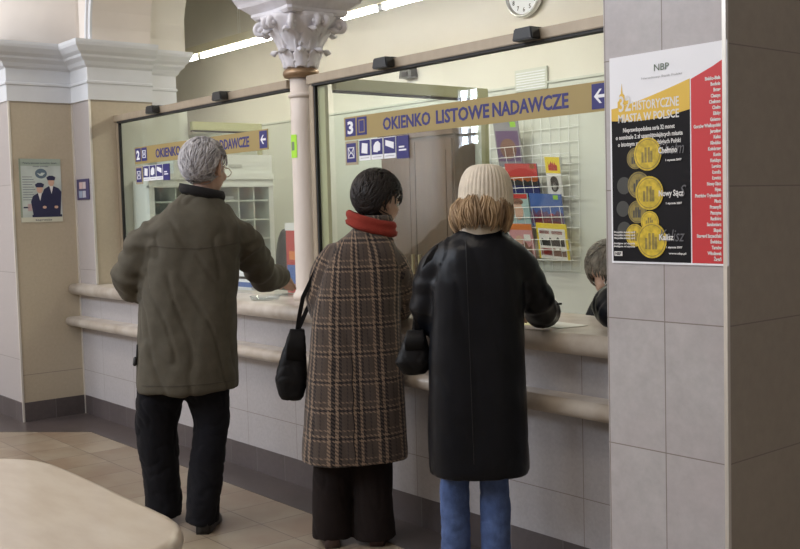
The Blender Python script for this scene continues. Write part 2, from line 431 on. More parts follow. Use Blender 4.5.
# ------------------------------------------------------------------ right pillar
PX0, PX1, PY = -2.06, -1.638, 2.52
bm = bmesh.new(); box(bm, (PX0, PY, 0), (PX1, 3.5, 6.0))
o = struct(link('wall_pillar', bm, None, mats=[M['tile_pillar'], M['tile_x']]))
for p in o.data.polygons: p.material_index = 1 if abs(p.normal.x) > .5 else 0  # side faces get the tile with painted-in shade
struct(B('trim_9', (PX1-.006, PY-.006, 0), (PX1+.006, PY+.007, 6.0), M['steel']))
struct(B('wall_front_right', (PX1, 3.3, 0), (3.9, 3.5, 6.0), M['tile_y']))

# ------------------------------------------------------------------ counter
X0, X1 = -7.335, PX0
struct(B('wall_counter', (X0, W-.004, 0), (X1, W+.0, .887), M['tile_y']))
struct(B('wall_counter_core', (-7.028, W, 0), (X1, W+.14, .887), M['tile_y']))
def nosed(name, x0, x1, yf, yb, z0, z1, label, cat, mat_, deep=None):
    r = (z1-z0)/2; pts = [(yb, z0), (yb, z1)]
    pts += [(yf+r-r*math.sin(t), (z0+z1)/2+r*math.cos(t)) for t in [PI*k/14 for k in range(15)]]
    bm = bmesh.new(); prism(bm, pts, x0, x1, axis='x')
    if deep: box(bm, (-7.026, yb, z0), (x1, deep, z1))
    bmesh.ops.recalc_face_normals(bm, faces=bm.faces)
    o = link(name, bm, mat_); 
    for p in o.data.polygons: p.use_smooth = abs(p.normal.x) < .5 and p.area < .2
    return tag(o, label, cat)
nosed('lower_ledge', X0+.002, X1-.002, 2.852, W-.005, .662, .728, 'cream marble bag ledge with rounded edge, lower of the two along the counter', 'ledge', M['ledge'])
nosed('counter_top', X0+.002, X1-.002, 2.885, W-.002, .888, .968, 'cream marble counter top with rounded edge below the glass windows', 'counter', M['ledge'], 3.46)


# ------------------------------------------------------------------ glazed counter screens
def screen(name, xa, xb, label, notch=None, leftpost=False):
    t = empty(name, ((xa+xb)/2, G, .968), label=label, cat='window')
    ox, oy, oz = t.location
    def L_(a, b_): return (a[0]-ox, a[1]-oy, a[2]-oz), (b_[0]-ox, b_[1]-oy, b_[2]-oz)
    B('top_rail', *L_((xa, G-.03, 2.122), (xb, G+.03, 2.168)), M['alu'], t, bev=.003)
    B('rail_gasket', *L_((xa+.04, G-.022, 2.110), (xb, G+.02, 2.122)), M['gasket'], t)
    B('side_post', *L_((xa, G-.014, .969), (xa+.042, G+.012, 2.122)), M['alu'], t, bev=.003)
    B('post_gasket', *L_((xa+.042, G-.012, .969), (xa+.055, G+.006, 2.110)), M['gasket'], t)
    pts = [(xa+.055, .972), (xb-.002, .972), (xb-.002, 2.110), (xa+.055, 2.110)]
    if notch:
        pts = [(xa+.055, .972), (notch, .972), (notch, 1.17), (xb-.002, 1.17), (xb-.002, 2.110), (xa+.055, 2.110)]
    bm = bmesh.new(); prism(bm, [(p[0]-ox, p[1]-oz) for p in pts], -.003, .003, axis='y')
    link('glass_pane', bm, M['glass'], t)
    return t
s2 = screen('counter_window', -7.028, -4.775, 'left glass counter window with a tan metal frame, between the tiled pier and the column')
s3 = screen('counter_window', -4.588, PX0-.001, 'right glass counter window with a tan metal frame, between the column and the poster pillar', notch=-2.95)
B('inner_post', (-4.535+(4.588+2.061)/2, .008, .001), (-4.472+(4.588+2.061)/2, .03, 1.155), M['olive'], s3)

def clip(x, label):
    t = empty('rail_clip', (x+.05, G, 2.150), label=label, cat='clip', group='black clips on the window rails')
    bm = bmesh.new()
    prism(bm, [(-.058, -.028), (.058, -.028), (.050, .022), (-.046, .022)], -.085, -.031, axis='y')
    bmesh.ops.bevel(bm, geom=bm.edges[:], offset=.005, segments=2, affect='EDGES'); link('clip_body', bm, M['black'], t)
    B('clip_jaw', (-.03, -.031, .019), (.03, .034, .026), M['black'], t); B('clip_lip', (-.03, .031, -.028), (.03, .036, .019), M['black'], t)
clip(-6.395, 'black rail clip next to the left cornice, first from the left')
clip(-5.504, 'black rail clip above the grey-haired man')
clip(-3.94, 'black rail clip between the column and the clock')
clip(-3.003, 'black rail clip directly below the wall clock')

# side partitions inside the office, olive framed
def partition(x, y0, y1, label, fullpost):
    t = empty('glass_partition', (x, (y0+y1)/2, 0), label=label, cat='partition')
    a, b_ = y0-(y0+y1)/2, y1-(y0+y1)/2
    B('top_rail', (-.02, a, 2.085), (.02, b_, 2.15), M['olive'], t, bev=.003)
    B('rail_gasket', (-.012, a, 2.072), (.012, b_-.05, 2.085), M['gasket'], t)
    B('end_post', (-.02, b_-.03, 0), (.02, b_, 2.085), M['olive'], t, bev=.003)
    B('glass_pane', (-.003, a, 1.0), (.003, b_-.05, 2.072), M['glass'], t)
partition(-4.47, 3.245, 4.37, 'olive framed glass partition running back from the column inside the office', True)
partition(-7.06, 3.785, 4.40, 'olive framed glass partition above the white pigeonhole cabinet', False)

# ------------------------------------------------------------------ column
t = empty('cast_iron_column', (-4.672, G, .968), label='pale pink cast iron column with an ornate white leaf capital between the two windows', cat='column')
zb = .968
bm = bmesh.new()
lathe(bm, [(.082, 0), (.082, .03), (.07, .045), (.067, .06), (.064, .98), (.063, 1.21)], seg=36); link('shaft', bm, M['column'], t, True)
bm = bmesh.new()
for z in (1.09,):
    lathe(bm, [(.064, z), (.074, z+.006), (.076, z+.014), (.074, z+.022), (.064, z+.028)], seg=36)
link('shaft_ring', bm, M['column'], t, True)
bm = bmesh.new(); lathe(bm, [(.066, 1.196), (.092, 1.202), (.1, 1.216), (.098, 1.232), (.086, 1.246), (.07, 1.25)], seg=36); link('collar', bm, M['copper'], t, True)
bm = bmesh.new()
lathe(bm, [(.07, 1.245), (.086, 1.255), (.09, 1.29), (.104, 1.34), (.125, 1.38), (.15, 1.42), (.178, 1.46), (.20, 1.495), (.205, 1.52)], seg=48, mod=lambda u, z: 1+.045*math.cos(2*PI*u*16)*(1 if z > 1.26 else .3))
def leaf(a, z0, h, r0, r1, wd, curl):
    c, s = math.cos(a), math.sin(a); rows = []
    for i in range(11):
        q = i/10
        rr = r0+(r1-r0)*q**1.7 + (curl*.35*math.sin((q-.8)/.2*PI/2) if q > .8 else 0); z = z0+h*min(q, .86)/.86 - (curl*(q-.86)/.14*.6 if q > .86 else 0)
        wd_ = wd*(.55+.7*math.sin(PI*min(q*.8+.15, 1)))*(1-.55*max(0, q-.7)/.3)*(1+.12*math.cos(q*22))
        row = []
        for j in range(-3, 4):
            v = j/3; rad = rr-.012*v*v+.006*(1-abs(v)); x, y = rad, v*wd_
            row.append((x*c-y*s, x*s+y*c, z-.01*v*v))
        rows.append(row)
    for off in (0,):
        vs = [[bm.verts.new(p) for p in r] for r in rows]
        vb = [[bm.verts.new((p[0]*(1-.012/max(.05, math.hypot(p[0], p[1]))), p[1]*(1-.012/max(.05, math.hypot(p[0], p[1]))), p[2]-.004)) for p in r] for r in rows]
        for g, rev in ((vs, 0), (vb, 1)):
            for i in range(10):
                for j in range(6):
                    q = (g[i][j], g[i][j+1], g[i+1][j+1], g[i+1][j]); f = bm.faces.new(q[::-1] if rev else q); f.smooth = True
        rim = [(0, j) for j in range(6)] + [(i, 6) for i in range(10)] + [(10, j) for j in range(6, 0, -1)] + [(i, 0) for i in range(10, 0, -1)]
        for k in range(len(rim)):
            (i, j), (p, q) = rim[k], rim[(k+1) % len(rim)]
            bm.faces.new((vs[i][j], vb[i][j], vb[p][q], vs[p][q]))
link('bell', bm, M['capital'], t, True)
for k in range(8):
    bm = bmesh.new(); leaf(2*PI*k/8+.2, 1.255, .10, .092, .145, .034, .045); link('acanthus_leaf', bm, M['capital'], t, True)
for k in range(8):
    bm = bmesh.new(); leaf(2*PI*k/8+.2+PI/8, 1.33, .13, .108, .20, .044, .05); link('acanthus_leaf', bm, M['capital'], t, True)
def volute(a, rad, z, R, flip=1):
    bm = bmesh.new(); c, s = math.cos(a), math.sin(a); pts, rr = [], []
    for i in range(36):
        q = i/35; ang = q*PI*3.6; r = R*(1-q*.82)
        u, v = -r*math.cos(ang), r*math.sin(ang)
        pts.append(((rad+u)*c, (rad+u)*s, z+v)); rr.append(.017*(1-q*.5))
    tube(bm, pts, rr, 8); tube(bm, [(( rad)*c-.012*s, rad*s+.012*c, z), ((rad)*c+.012*s, rad*s-.012*c, z)], .014, 8)
    tube(bm, [(.1*c, .1*s, 1.33), (.13*c, .13*s, 1.42), ((rad-R)*c, (rad-R)*s, z)], [.012, .016, .017], 8)
    link('volute', bm, M['capital'], t, True)
for k in range(4): volute(PI/4+k*PI/2, .215, 1.462, .038)
for k in range(4): volute(k*PI/2+.13, .195, 1.475, .026); volute(k*PI/2-.13, .195, 1.475, .026)
bm = bmesh.new()
def absq(h, conc, z):
    out = []
    for k in range(4):
        a0 = PI/4+k*PI/2; p0 = Vector((math.cos(a0), math.sin(a0)))*h*1.414; p1 = Vector((math.cos(a0+PI/2), math.sin(a0+PI/2)))*h*1.414
        d = (p1-p0).normalized(); nn = Vector((-d.y, d.x))
        for i in range(12):
            q = .06+.88*i/11; p = p0.lerp(p1, q); p = p+nn*conc*math.sin(PI*q)
            out.append(bm.verts.new((p.x, p.y, z)))
    return out
secs = [absq(.185, .02, 1.515), absq(.20, .025, 1.53), absq(.20, .025, 1.545), absq(.245, .03, 1.58), absq(.255, .03, 1.60), absq(.285, .03, 1.64), absq(.285, .03, 1.69)]
for a, b_ in zip(secs, secs[1:]):
    for k in range(48): bm.faces.new((a[k], a[(k+1) % 48], b_[(k+1) % 48], b_[k]))
bm.faces.new(secs[0][::-1]); bm.faces.new(secs[-1])
# beading under the slab's rim
for k in range(4):
    a0 = PI/4+k*PI/2; p0 = Vector((math.cos(a0), math.sin(a0)))*.262*1.414; p1 = Vector((math.cos(a0+PI/2), math.sin(a0+PI/2)))*.262*1.414
    d = (p1-p0).normalized(); nn = Vector((-d.y, d.x))
    for i in range(26):
        q = .05+.9*i/25; p = p0.lerp(p1, q)+nn*.03*math.sin(PI*q); 
        tube(bm, [(p.x-nn.x*-.028, p.y-nn.y*-.028, 1.585), (p.x-nn.x*.008, p.y-nn.y*.008, 1.625)], .006, 6)
link('abacus', bm, M['capital'], t)
# the slab carries a plain block up to the arches
B('impost_block', (-.24, -.17, 1.69), (.24, .24, 1.80), M['capital'], t)
def wrap(bm, r0, r1, a0, a1, z0, z1, n=8):
    prev = None
    ringA = []
    for i in range(n+1):
        a = a0+(a1-a0)*i/n
        ringA.append([bm.verts.new((r*math.cos(a), r*math.sin(a), z)) for r, z in ((r0, z0), (r1, z0), (r1, z1), (r0, z1))])
    for a, b_ in zip(ringA, ringA[1:]):
        for k in range(4): bm.faces.new((a[k], a[(k+1) % 4], b_[(k+1) % 4], b_[k]))
    bm.faces.new(ringA[0][::-1]); bm.faces.new(ringA[-1])
st = empty('column_sticker', (-4.672, G, 1.80), label='bright lime green sticker with a grey disc on the column', cat='sticker')
bm = bmesh.new(); wrap(bm, .0655, .067, math.radians(240), math.radians(293), -.062, .062); link('sticker_sheet', bm, M['lime'], st)
bm = bmesh.new(); 
wrap(bm, .0672, .0676, math.radians(254), math.radians(278), -.022, .024, 6); link('sticker_disc', bm, mat('grey_print', (.18, .25, .15), .6), st)

# ------------------------------------------------------------------ gold signs on the glass
YS = G-.004
def envelope_icon(parent, x0, x1, z0, z1, y, open_=False, name='emblem'):
    bm = bmesh.new(); e = (x1-x0)*.09
    for a in (((x0, z0), (x1, z0+e)), ((x0, z1-e), (x1, z1)), ((x0, z0), (x0+e, z1)), ((x1-e, z0), (x1, z1))):
        box(bm, (a[0][0], y-.0006, a[0][1]), (a[1][0], y, a[1][1]))
    cx = (x0+x1)/2; zc = z0+(z1-z0)*.42
    for p, q in (((x0, z1), (cx, zc)), ((x1, z1), (cx, zc)), ((x0, z0), (cx-.004, zc+.008)), ((x1, z0), (cx+.004, zc+.008))):
        d = Vector((q[0]-p[0], q[1]-p[1])).normalized(); n_ = Vector((-d.y, d.x))*e*.5
        prism(bm, [(p[0]-n_.x, p[1]-n_.y), (q[0]-n_.x, q[1]-n_.y), (q[0]+n_.x, q[1]+n_.y), (p[0]+n_.x, p[1]+n_.y)], y-.0006, y, axis='y')
    link(name, bm, M['white'], parent)
def gold_sign(x0, x1, num, words, wx, arrow, label, kind2):
    t = empty('window_sign', (x0, YS, 1.81), label=label, cat='sign', group=None)
    Lx = x1-x0
    B('sign_band', (0, -.004, -.004), (Lx, 0, .112), M['gold'], t)
    for k, (a, b_) in enumerate(((.012, .095), (.108, .188))):
        B('navy_plate', (a, -.0055, .014), (b_, -.004, .104), M['navy'], t)
    text(num, .085, M['white'], t, (.030, -.0058, .028), RX, UZ, bold=.003, width=.048)
    if kind2 == 'env': envelope_icon(t, .122, .174, .034, .086, -.0056)
    else:
        bm = bmesh.new(); a0, a1, c0, c1 = .124, .172, .026, .092; e = .005
        for q in ((a0, a1, c0, c0+e), (a0, a1, c1-e, c1), (a0, a0+e, c0, c1), (a1-e, a1, c0, c1)): box(bm, (q[0], -.0062, q[2]), (q[1], -.0056, q[3]))
        link('emblem', bm, M['gold'], t)
    for s_, a, wd in words: text(s_, .083, M['navy'], t, (a-x0, -.0046, .026), RX, UZ, bold=.0022, width=wd)
    a, b_ = arrow[0]-x0, arrow[1]-x0
    B('arrow_plate', (a, -.0055, .006), (b_, -.004, .104), M['navy'], t)
    bm = bmesh.new(); cx, cz, h = (a+b_)/2, .055, (b_-a)*.36
    pts = [(cx-h, cz), (cx-h*.1, cz+h*.9), (cx+h*.25, cz+h*.9), (cx-h*.35, cz+h*.2), (cx+h, cz+h*.2), (cx+h, cz-h*.2), (cx-h*.35, cz-h*.2), (cx+h*.25, cz-h*.9), (cx-h*.1, cz-h*.9)]
    prism(bm, pts, -.0062, -.0056, axis='y'); link('arrow', bm, M['white'], t)
    return t
gold_sign(-4.285, -2.50, '3', (('OKIENKO', -3.967, .352), ('LISTOWE', -3.575, .348), ('NADAWCZE', -3.207, .432)), (0, 0), (-2.655, -2.57), 'gold window sign with the number 3 and navy capitals, beside the poster pillar', 'frame')
gold_sign(-6.745, -5.018, '2', (('OKIENKO', -6.425, .352), ('ODDAWCZE', -5.62, .40)), (0, 0), (-5.105, -5.025), 'gold window sign with the number 2, behind the grey-haired man', 'env')
def icon_row(x0, z0, label):
    t = empty('pictogram_strip', (x0, YS, z0), label=label, cat='sign')
    B('tan_plate', (0, -.004, 0), (.103, 0, .122), mat('tan_plate', (.36, .30, .2), .5), t)
    B('navy_square', (.012, -.0055, .014), (.09, -.004, .11), M['navy'], t); envelope_icon(t, .024, .078, .034, .09, -.0056)
    for k in range(3):
        a = .118+.0995*k
        p = B('white_card', (a, -.0042, .018), (a+.092, 0, .122), M['white'], t)
        B('navy_square', (a+.003, -.0058, .042), (a+.089, -.0042, .119), M['navy'], t)
        bm = bmesh.new()
        sh = ([(.02, .056), (.068, .05), (.072, .1), (.026, .106)], [(.018, .056), (.05, .052), (.056, .058), (.072, .06), (.074, .094), (.056, .108), (.034, .102), (.02, .086)], [(.014, .082), (.078, .062), (.08, .094), (.016, .108)])[k]
        prism(bm, [(a+q[0], q[1]) for q in sh], -.0064, -.0058, axis='y'); link('pictogram', bm, M['white'], t)
        B('caption_line', (a+.01, -.0048, .028), (a+.08, -.0042, .032), mat('grey_line', (.45, .45, .5), .6), t)
    a = .118+.0995*3
    B('navy_square', (a, -.0055, .012), (a+.09, 0, .12), M['navy'], t)
    for zz, wd in ((.06, .04), (.045, .055)): B('caption_line', (a+.018, -.0062, zz+.004), (a+.018+wd, -.0055, zz+.012), M['white'], t)
icon_row(-4.282, 1.678, 'larger row of navy pictogram plates on the right window, above the woman in plaid')
icon_row(-6.742, 1.668, 'smaller row of navy pictogram plates on the left window, left of the grey-haired head')

# ------------------------------------------------------------------ office fittings
def fitting(x, y, z, label, group, cable=True):
    t = empty('fluorescent_light', (x, y, z), label=label, cat='light', group=group)
    B('housing', (-.625, -.05, .02), (.625, .05, .085), M['trunk'], t)
    bm = bmesh.new(); tube(bm, [(-.585, 0, .0), (.585, 0, .0)], .017, 12); link('lit_tube', bm, M['tube'], t, True)
    for s_ in (-1, 1): B('lamp_holder', (s_*.61-.012, -.022, -.02), (s_*.61+.012, .022, .022), M['white'], t)
    if cable:
        bm = bmesh.new()
        for s_ in (.0, .03): tube(bm, [(s_, 0, .085), (s_, 0, 4.5-z)], .002, 6)
        link('suspension_cable', bm, M['wire'], t)
names = ['far left end', 'second from the left end', 'left of the column capital', 'just left of the capital', 'right of the column capital', 'right end']
FX = (-8.6, -7.35, -6.1, -4.85, -3.6, -2.35)
FL = ('lit fluorescent tube fitting seen just above the left cornice', 'lit fluorescent tube fitting hanging between the left cornice and the capital',
      'lit fluorescent tube fitting running up behind the column capital', 'lit fluorescent tube fitting right of the capital at the top edge', None, None)
for bx, lb in zip(FX, FL):
    if lb: fitting(bx, 4.4, 2.80, lb, 'fluorescent fittings over the office')

t = empty('wall_clock', (-4.985, 5.28, 2.905), label='round white wall clock with a chrome rim at the top of the office wall', cat='clock')
bm = bmesh.new()
def disc_y(bm, prof, seg=48):
    rings = []
    for r, y in prof: rings.append([bm.verts.new((r*math.cos(2*PI*k/seg), y, r*math.sin(2*PI*k/seg))) for k in range(seg)])
    for a, b_ in zip(rings, rings[1:]):
        for k in range(seg):
            f = bm.faces.new((a[k], a[(k+1) % seg], b_[(k+1) % seg], b_[k])); f.smooth = True
    bm.faces.new(rings[0]); bm.faces.new(rings[-1][::-1])
disc_y(bm, [(.14, .01), (.165, .0), (.168, -.03), (.158, -.045), (.146, -.04), (.142, -.028), (.142, -.02)]); link('rim', bm, mat('chrome_rim', (.75, .76, .74), .2, metal=.7), t, True)
bm = bmesh.new(); disc_y(bm, [(.143, -.022), (.143, -.026)]); link('dial', bm, M['paper'], t)
for h in range(1, 13):
    a = PI/2-h*PI/6; text(str(h), .042, M['dark'], t, (.112*math.cos(a), -.0265, .112*math.sin(a)-.014), RX, UZ, bold=.0006, align='CENTER', name='numeral')
for a, ln, wd in ((PI/2-2*PI*.84, .06, .005), (PI/2-2*PI*.1, .09, .0035)):
    bm = bmesh.new(); tube(bm, [(0, -.03, 0), (ln*math.cos(a), -.03, ln*math.sin(a))], wd, 8); link('clock_hand', bm, M['dark'], t)

# pigeonhole cabinet, facing right
t = empty('pigeonhole_cabinet', (-6.75, 3.88, 0), label='white pigeonhole cabinet with letters inside, behind the left window', cat='cabinet')
def cb(name, y0, y1, z0, z1, x0=-.26, x1=0, mm='cabinet', par=None): return B(name, (x0, y0-3.88, z0), (x1, y1-3.88, z1), M[mm], par or t)
cb('back_panel', 3.27, 4.30, 0, 1.66, -.27, -.26, 'cabin'); cb('top_panel', 3.27, 4.30, 1.66, 1.70); cb('header_panel', 3.47, 4.30, 1.70, 1.885, -.27, -.005)
cb('side_panel', 3.27, 3.31, 0, 1.66); cb('side_panel', 4.26, 4.30, 0, 1.66)
cb('header_slot', 3.92, 4.03, 1.788, 1.812, -.004, 0, 'cabin'); cb('top_trim', 3.27, 4.30, 1.70, 1.745, -.03, .012)
cb('door_track', 3.27, 4.30, 1.645, 1.66, -.03, .008)
for yy in (3.48, 3.65, 3.826, 4.0, 4.132): cb('divider', yy, yy+.012, 1.0, 1.645, -.26, -.02)
for zz in (1.0, 1.10, 1.245, 1.39, 1.535): cb('shelf', 3.31, 4.26, zz, zz+.012, -.26, -.015)
cb('cabinet_door', 3.31, 4.26, .05, 1.0, -.02, .0)
cb('glass_door', 3.31, 4.26, 1.01, 1.64, -.008, -.004, 'glass')
# letters lying in a pigeonhole
for k in range(5):
    o = B('letter', (-.15, -.055, 0), (.05, .055, .0035), M['paper']); o.parent = None
    o.location = (-6.84, 3.92, 1.5475+.006*k); o.rotation_euler = (0, 0, math.radians(4*k-8))
    tag(o, 'loose white letter in the stack inside the pigeonhole cabinet', 'letter', 'letters in the pigeonhole')

# brown wardrobe and pale curtain
t = empty('wooden_wardrobe', (-5.955, 5.2, 0), label='tall dark brown wooden wardrobe standing behind the right window', cat='wardrobe')
B('carcass', (-.42, -.12, 0), (.42, .085, 1.98), M['wood'], t); B('cornice_board', (-.435, -.15, 1.98), (.435, .085, 2.02), M['wood'], t)
for s_ in (-1, 1):
    d = B('door', (min(.005*s_, .405*s_), -.14, .08), (max(.005*s_, .405*s_), -.12, 1.95), M['wood'], t)
    for z0, z1 in ((.16, .98), (1.06, 1.87)):
        a, b_ = sorted((s_*.06, s_*.35)); B('door_panel', (a, -.147, z0), (b_, -.14, z1), M['wood'], d)
    a, b_ = sorted((s_*.03, s_*.045)); B('handle', (a, -.162, .95), (b_, -.14, 1.10), M['brass'], d)

# magazine rack on the rear wall
t = empty('magazine_rack', (-4.9, 5.25, 1.5), label='white wire magazine rack hanging on the office rear wall', cat='rack')
bm = bmesh.new()
x0, x1 = -.47, .36
for k in range(11): x_ = x0+(x1-x0)*k/10; tube(bm, [(x_, .03, -.50), (x_, .03, .56)], .0022, 6)
for k in range(12): z_ = -.50+1.06*k/11; tube(bm, [(x0, .03, z_), (x1, .03, z_)], .0022, 6)
link('back_grid', bm, M['wire'], t)
SH = (.255, .04, -.165, -.385)
for zz in SH:
    bm = bmesh.new()
    for k in range(11):
        x_ = x0+(x1-x0)*k/10; tube(bm, [(x_, .03, zz-.04), (x_, -.045, zz-.04), (x_, -.075, zz+.10)], .002, 6)
    for y_, z_ in ((-.045, zz-.04), (-.063, zz+.03), (-.077, zz+.10), (-.01, zz-.04)): tube(bm, [(x0, y_, z_), (x1, y_, z_)], .0028, 6)
    link('wire_pocket', bm, M['wire'], t)
def flat(bm, x0, x1, z0, z1, y, th=.0006): box(bm, (x0, y-th, z0), (x1, y, z1))
SKIN = mat('printed_skin', (.62, .40, .30), .6)
mcols = dict(navy=(.03, .035, .14), purple=(.12, .07, .16), red=(.45, .045, .04), orange=(.65, .2, .05), blue=(.06, .13, .38), white=(.75, .74, .72), yellow=(.8, .62, .04), grey=(.25, .25, .27), green=(.3, .6, .05), brown=(.2, .1, .07), pink=(.6, .3, .32), black=(.03, .03, .03), teal=(.35, .5, .5))
MC = {k: mat('print_'+k, v, .45) for k, v in mcols.items()}
def magazine(x, row, wd, ht, base, shapes, label, tilt=0, title=None, dz=0):
    t = empty('magazine', (x, 5.236, 1.5+SH[row]-.036+dz), label=label, cat='magazine', group='magazines in the wire rack')
    t.rotation_euler = (math.radians(12), math.radians(tilt), 0)
    B('cover', (-wd/2, -.007, .003), (wd/2, 0, ht), MC[base], t)
    for (nm, kind, a, b_, c, d, cl) in shapes:
        bm = bmesh.new(); X = lambda u: -wd/2+wd*u
        if kind == 'r': box(bm, (X(a), -.0078, .003+ht*c), (X(b_), -.007, .003+(ht-.003)*d))
        elif kind == 'e':
            n_ = 20; prism(bm, [(X(a)+wd*b_*math.cos(2*PI*k/n_), ht*c+ht*d*math.sin(2*PI*k/n_)) for k in range(n_)], -.0084, -.0078, axis='y')
        elif kind == 'z':
            n_ = 12; pts = [(X(a+(b_-a)*k/n_), ht*(c+(d-c)*(.5+.5*random.random()))) for k in range(n_+1)]; pts += [(X(b_), ht*c), (X(a), ht*c)]
            prism(bm, pts[::-1], -.0082, -.0076, axis='y')
        link(nm, bm, MC[cl] if cl in MC else cl, t)
magazine(-5.115, 0, .24, .33, 'grey', (('picture', 'r', .05, .95, .12, .78, 'purple'), ('dome', 'e', .5, .33, .4, .22, 'brown'), ('sticker', 'r', .68, .9, .85, .97, 'green')), 'grey and purple magazine in the top pocket of the wire rack', 3)
magazine(-4.99, 1, .30, .24, 'navy', (('picture', 'r', 0, 1, .45, 1, 'red'), ('glow', 'r', 0, 1, .47, .62, 'orange'), ('skyline', 'z', 0, 1, .36, .58, 'black'), ('sticker', 'r', .78, .93, .85, .99, 'green')), 'magazine with a red sunset picture in the second pocket of the rack', 3)
magazine(-4.70, 1, .13, .27, 'white', (('banner', 'r', 0, 1, .58, 1, 'yellow'), ('scrawl', 'z', .2, .8, .66, .9, 'red'), ('dog', 'e', .5, .3, .32, .2, 'black'), ('muzzle', 'e', .5, .13, .26, .1, 'white')), 'narrow yellow and white leaflet standing at the right of the rack', 4)
magazine(-5.03, 2, .21, .24, 'teal', (('title', 'r', .03, .97, .84, .99, 'red'), ('face', 'e', .5, .22, .5, .27, SKIN), ('hair', 'e', .5, .27, .76, .10, 'brown'), ('eye', 'r', .36, .46, .54, .57, 'brown'), ('eye', 'r', .56, .66, .54, .57, 'brown'), ('mouth', 'r', .44, .58, .34, .375, 'red')), 'magazine with a woman face cover and red title in the third pocket', 2)
magazine(-4.77, 2, .29, .23, 'blue', (('skyline', 'z', 0, 1, .1, .6, 'purple'), ('towers', 'z', .1, .9, .1, .45, 'red'), ('sticker', 'r', .75, .9, .83, .97, 'green')), 'blue magazine with a city skyline in the third pocket', 3)
magazine(-5.23, 3, .16, .19, 'white', (('face', 'e', .5, .3, .5, .3, SKIN), ('hair', 'z', .1, .9, .7, .98, 'brown')), 'magazine with a brown-haired portrait at the left of the bottom pocket', 0)
magazine(-5.0, 3, .22, .25, 'pink', (('title', 'r', .0, 1, .82, 1, 'orange'), ('figure', 'z', .1, .9, .05, .5, 'brown'), ('figure', 'e', .4, .16, .55, .12, SKIN), ('blurb', 'r', .62, .9, .5, .7, 'white')), 'pink magazine with an orange title in the bottom pocket', 1)
magazine(-4.72, 3, .27, .25, 'yellow', (('page', 'r', .06, .94, .0, .86, 'white'), ('title', 'r', .1, .42, .7, .8, 'red'), ('title', 'r', .5, .85, .7, .8, 'red'), ('photo', 'z', .1, .9, .38, .66, 'black'), ('photo', 'z', .5, .92, .1, .34, 'brown'), ('strip', 'r', .1, .45, .1, .3, 'red')), 'white magazine on a yellow one at the right of the bottom pocket', 3)

t = empty('wall_plate', (-4.96, 5.292, 2.30), label='pale rectangular vent on the wall above the magazine rack', cat='plate')  # slatted plate added for a pale patch of unknown cause
B('plate_frame', (-.15, -.012, -.06), (.15, 0, .09), M['officelow'], t)
for k in range(7): B('plate_slat', (-.135, -.016, -.047+k*.018), (.135, -.012, -.039+k*.018), M['white'], t)
t = empty('wall_casing', (-6.24, 5.292, 2.50), label='small black sensor fixed high on the office rear wall', cat='casing')  # plain black casing put in for a dark shape not identified
bm = bmesh.new(); prism(bm, [(-.075, -.03), (.075, -.03), (.06, .045), (-.06, .045)], -.07, 0, axis='y'); link('casing_body', bm, M['black'], t)
B('casing_front', (-.03, -.076, -.02), (.03, -.07, .01), M['dark'], t)

# brochure holder and small things on the counter by the column
t = empty('brochure_holder', (-5.02, 3.32, .968), label='clear brochure stand with a red leaflet beside the column', cat='brochure stand')
B('clear_back', (-.075, 0, 0), (.075, .004, .36), M['clear'], t); B('clear_foot', (-.075, -.09, 0), (.075, .0, .004), M['clear'], t); B('clear_lip', (-.075, -.094, 0), (.075, -.09, .09), M['clear'], t)
t = tag(B('red_leaflet', (-.062, -.004, .006), (.062, -.001, .40), MC['red']), 'tall red leaflet with a pale edge in the clear brochure stand', 'leaflet'); t.location = (-5.02, 3.318, .970)
B('leaflet_border', (-.07, -.0045, .37), (.07, 0, .415), MC['white'], t); B('picture_panel', (-.055, -.006, .06), (.055, -.004, .17), MC['blue'], t); B('orange_block', (-.03, -.0065, .20), (.04, -.006, .25), MC['orange'], t)
t = empty('coin_tray', (-4.86, 3.02, .968), label='clear glass coin tray on the counter in front of the column', cat='tray')
bm = bmesh.new(); lathe(bm, [(.0, .0), (.075, .0), (.085, .022), (.08, .022), (.07, .006), (.0, .006)], seg=28); link('tray_dish', bm, M['clear'], t, True)
# the position of the dark office chair behind the grey-haired man's arm
t = empty('office_chair', (-5.72, 3.72, 0), math.radians(-20), label='black office chair with a rounded back behind the left window', cat='chair')
bm = bmesh.new()
bm_ = bm; ell(bm, (0, 0, 1.09), (.19, .05, .25)); link('backrest', bm, M['black'], t, True)
bm = bmesh.new(); ell(bm, (0, -.22, .50), (.24, .23, .05)); link('seat', bm, M['black'], t, True)
bm = bmesh.new(); tube(bm, [(0, -.2, .10), (0, -.2, .46)], .025, 12); tube(bm, [(0, .02, .9), (0, .03, .6), (0, -.1, .45)], .018, 8); link('gas_lift', bm, M['black'], t, True)
for k in range(5):
    a = 2*PI*k/5; bm = bmesh.new(); tube(bm, [(0, -.2, .11), (.27*math.cos(a), -.2+.27*math.sin(a), .06)], [.02, .014], 8)
    ell(bm, (.27*math.cos(a), -.2+.27*math.sin(a), .03), (.02, .03, .03), seg=10); link('leg', bm, M['black'], t, True)
# white appliance seen under the man's sleeve
t = empty('desk_printer', (-5.62, 3.42, .968), label='white desk printer with blue trim under the sleeve of the grey-haired man', cat='printer')
bm = bmesh.new(); box(bm, (-.13, -.1, 0), (.13, .12, .13), bev=.012); link('printer_body', bm, M['white'], t)
B('printer_slot', (-.1, -.104, .07), (.1, -.099, .085), M['dark'], t); B('blue_trim', (-.13, -.103, .02), (.13, -.1, .05), MC['blue'], t)
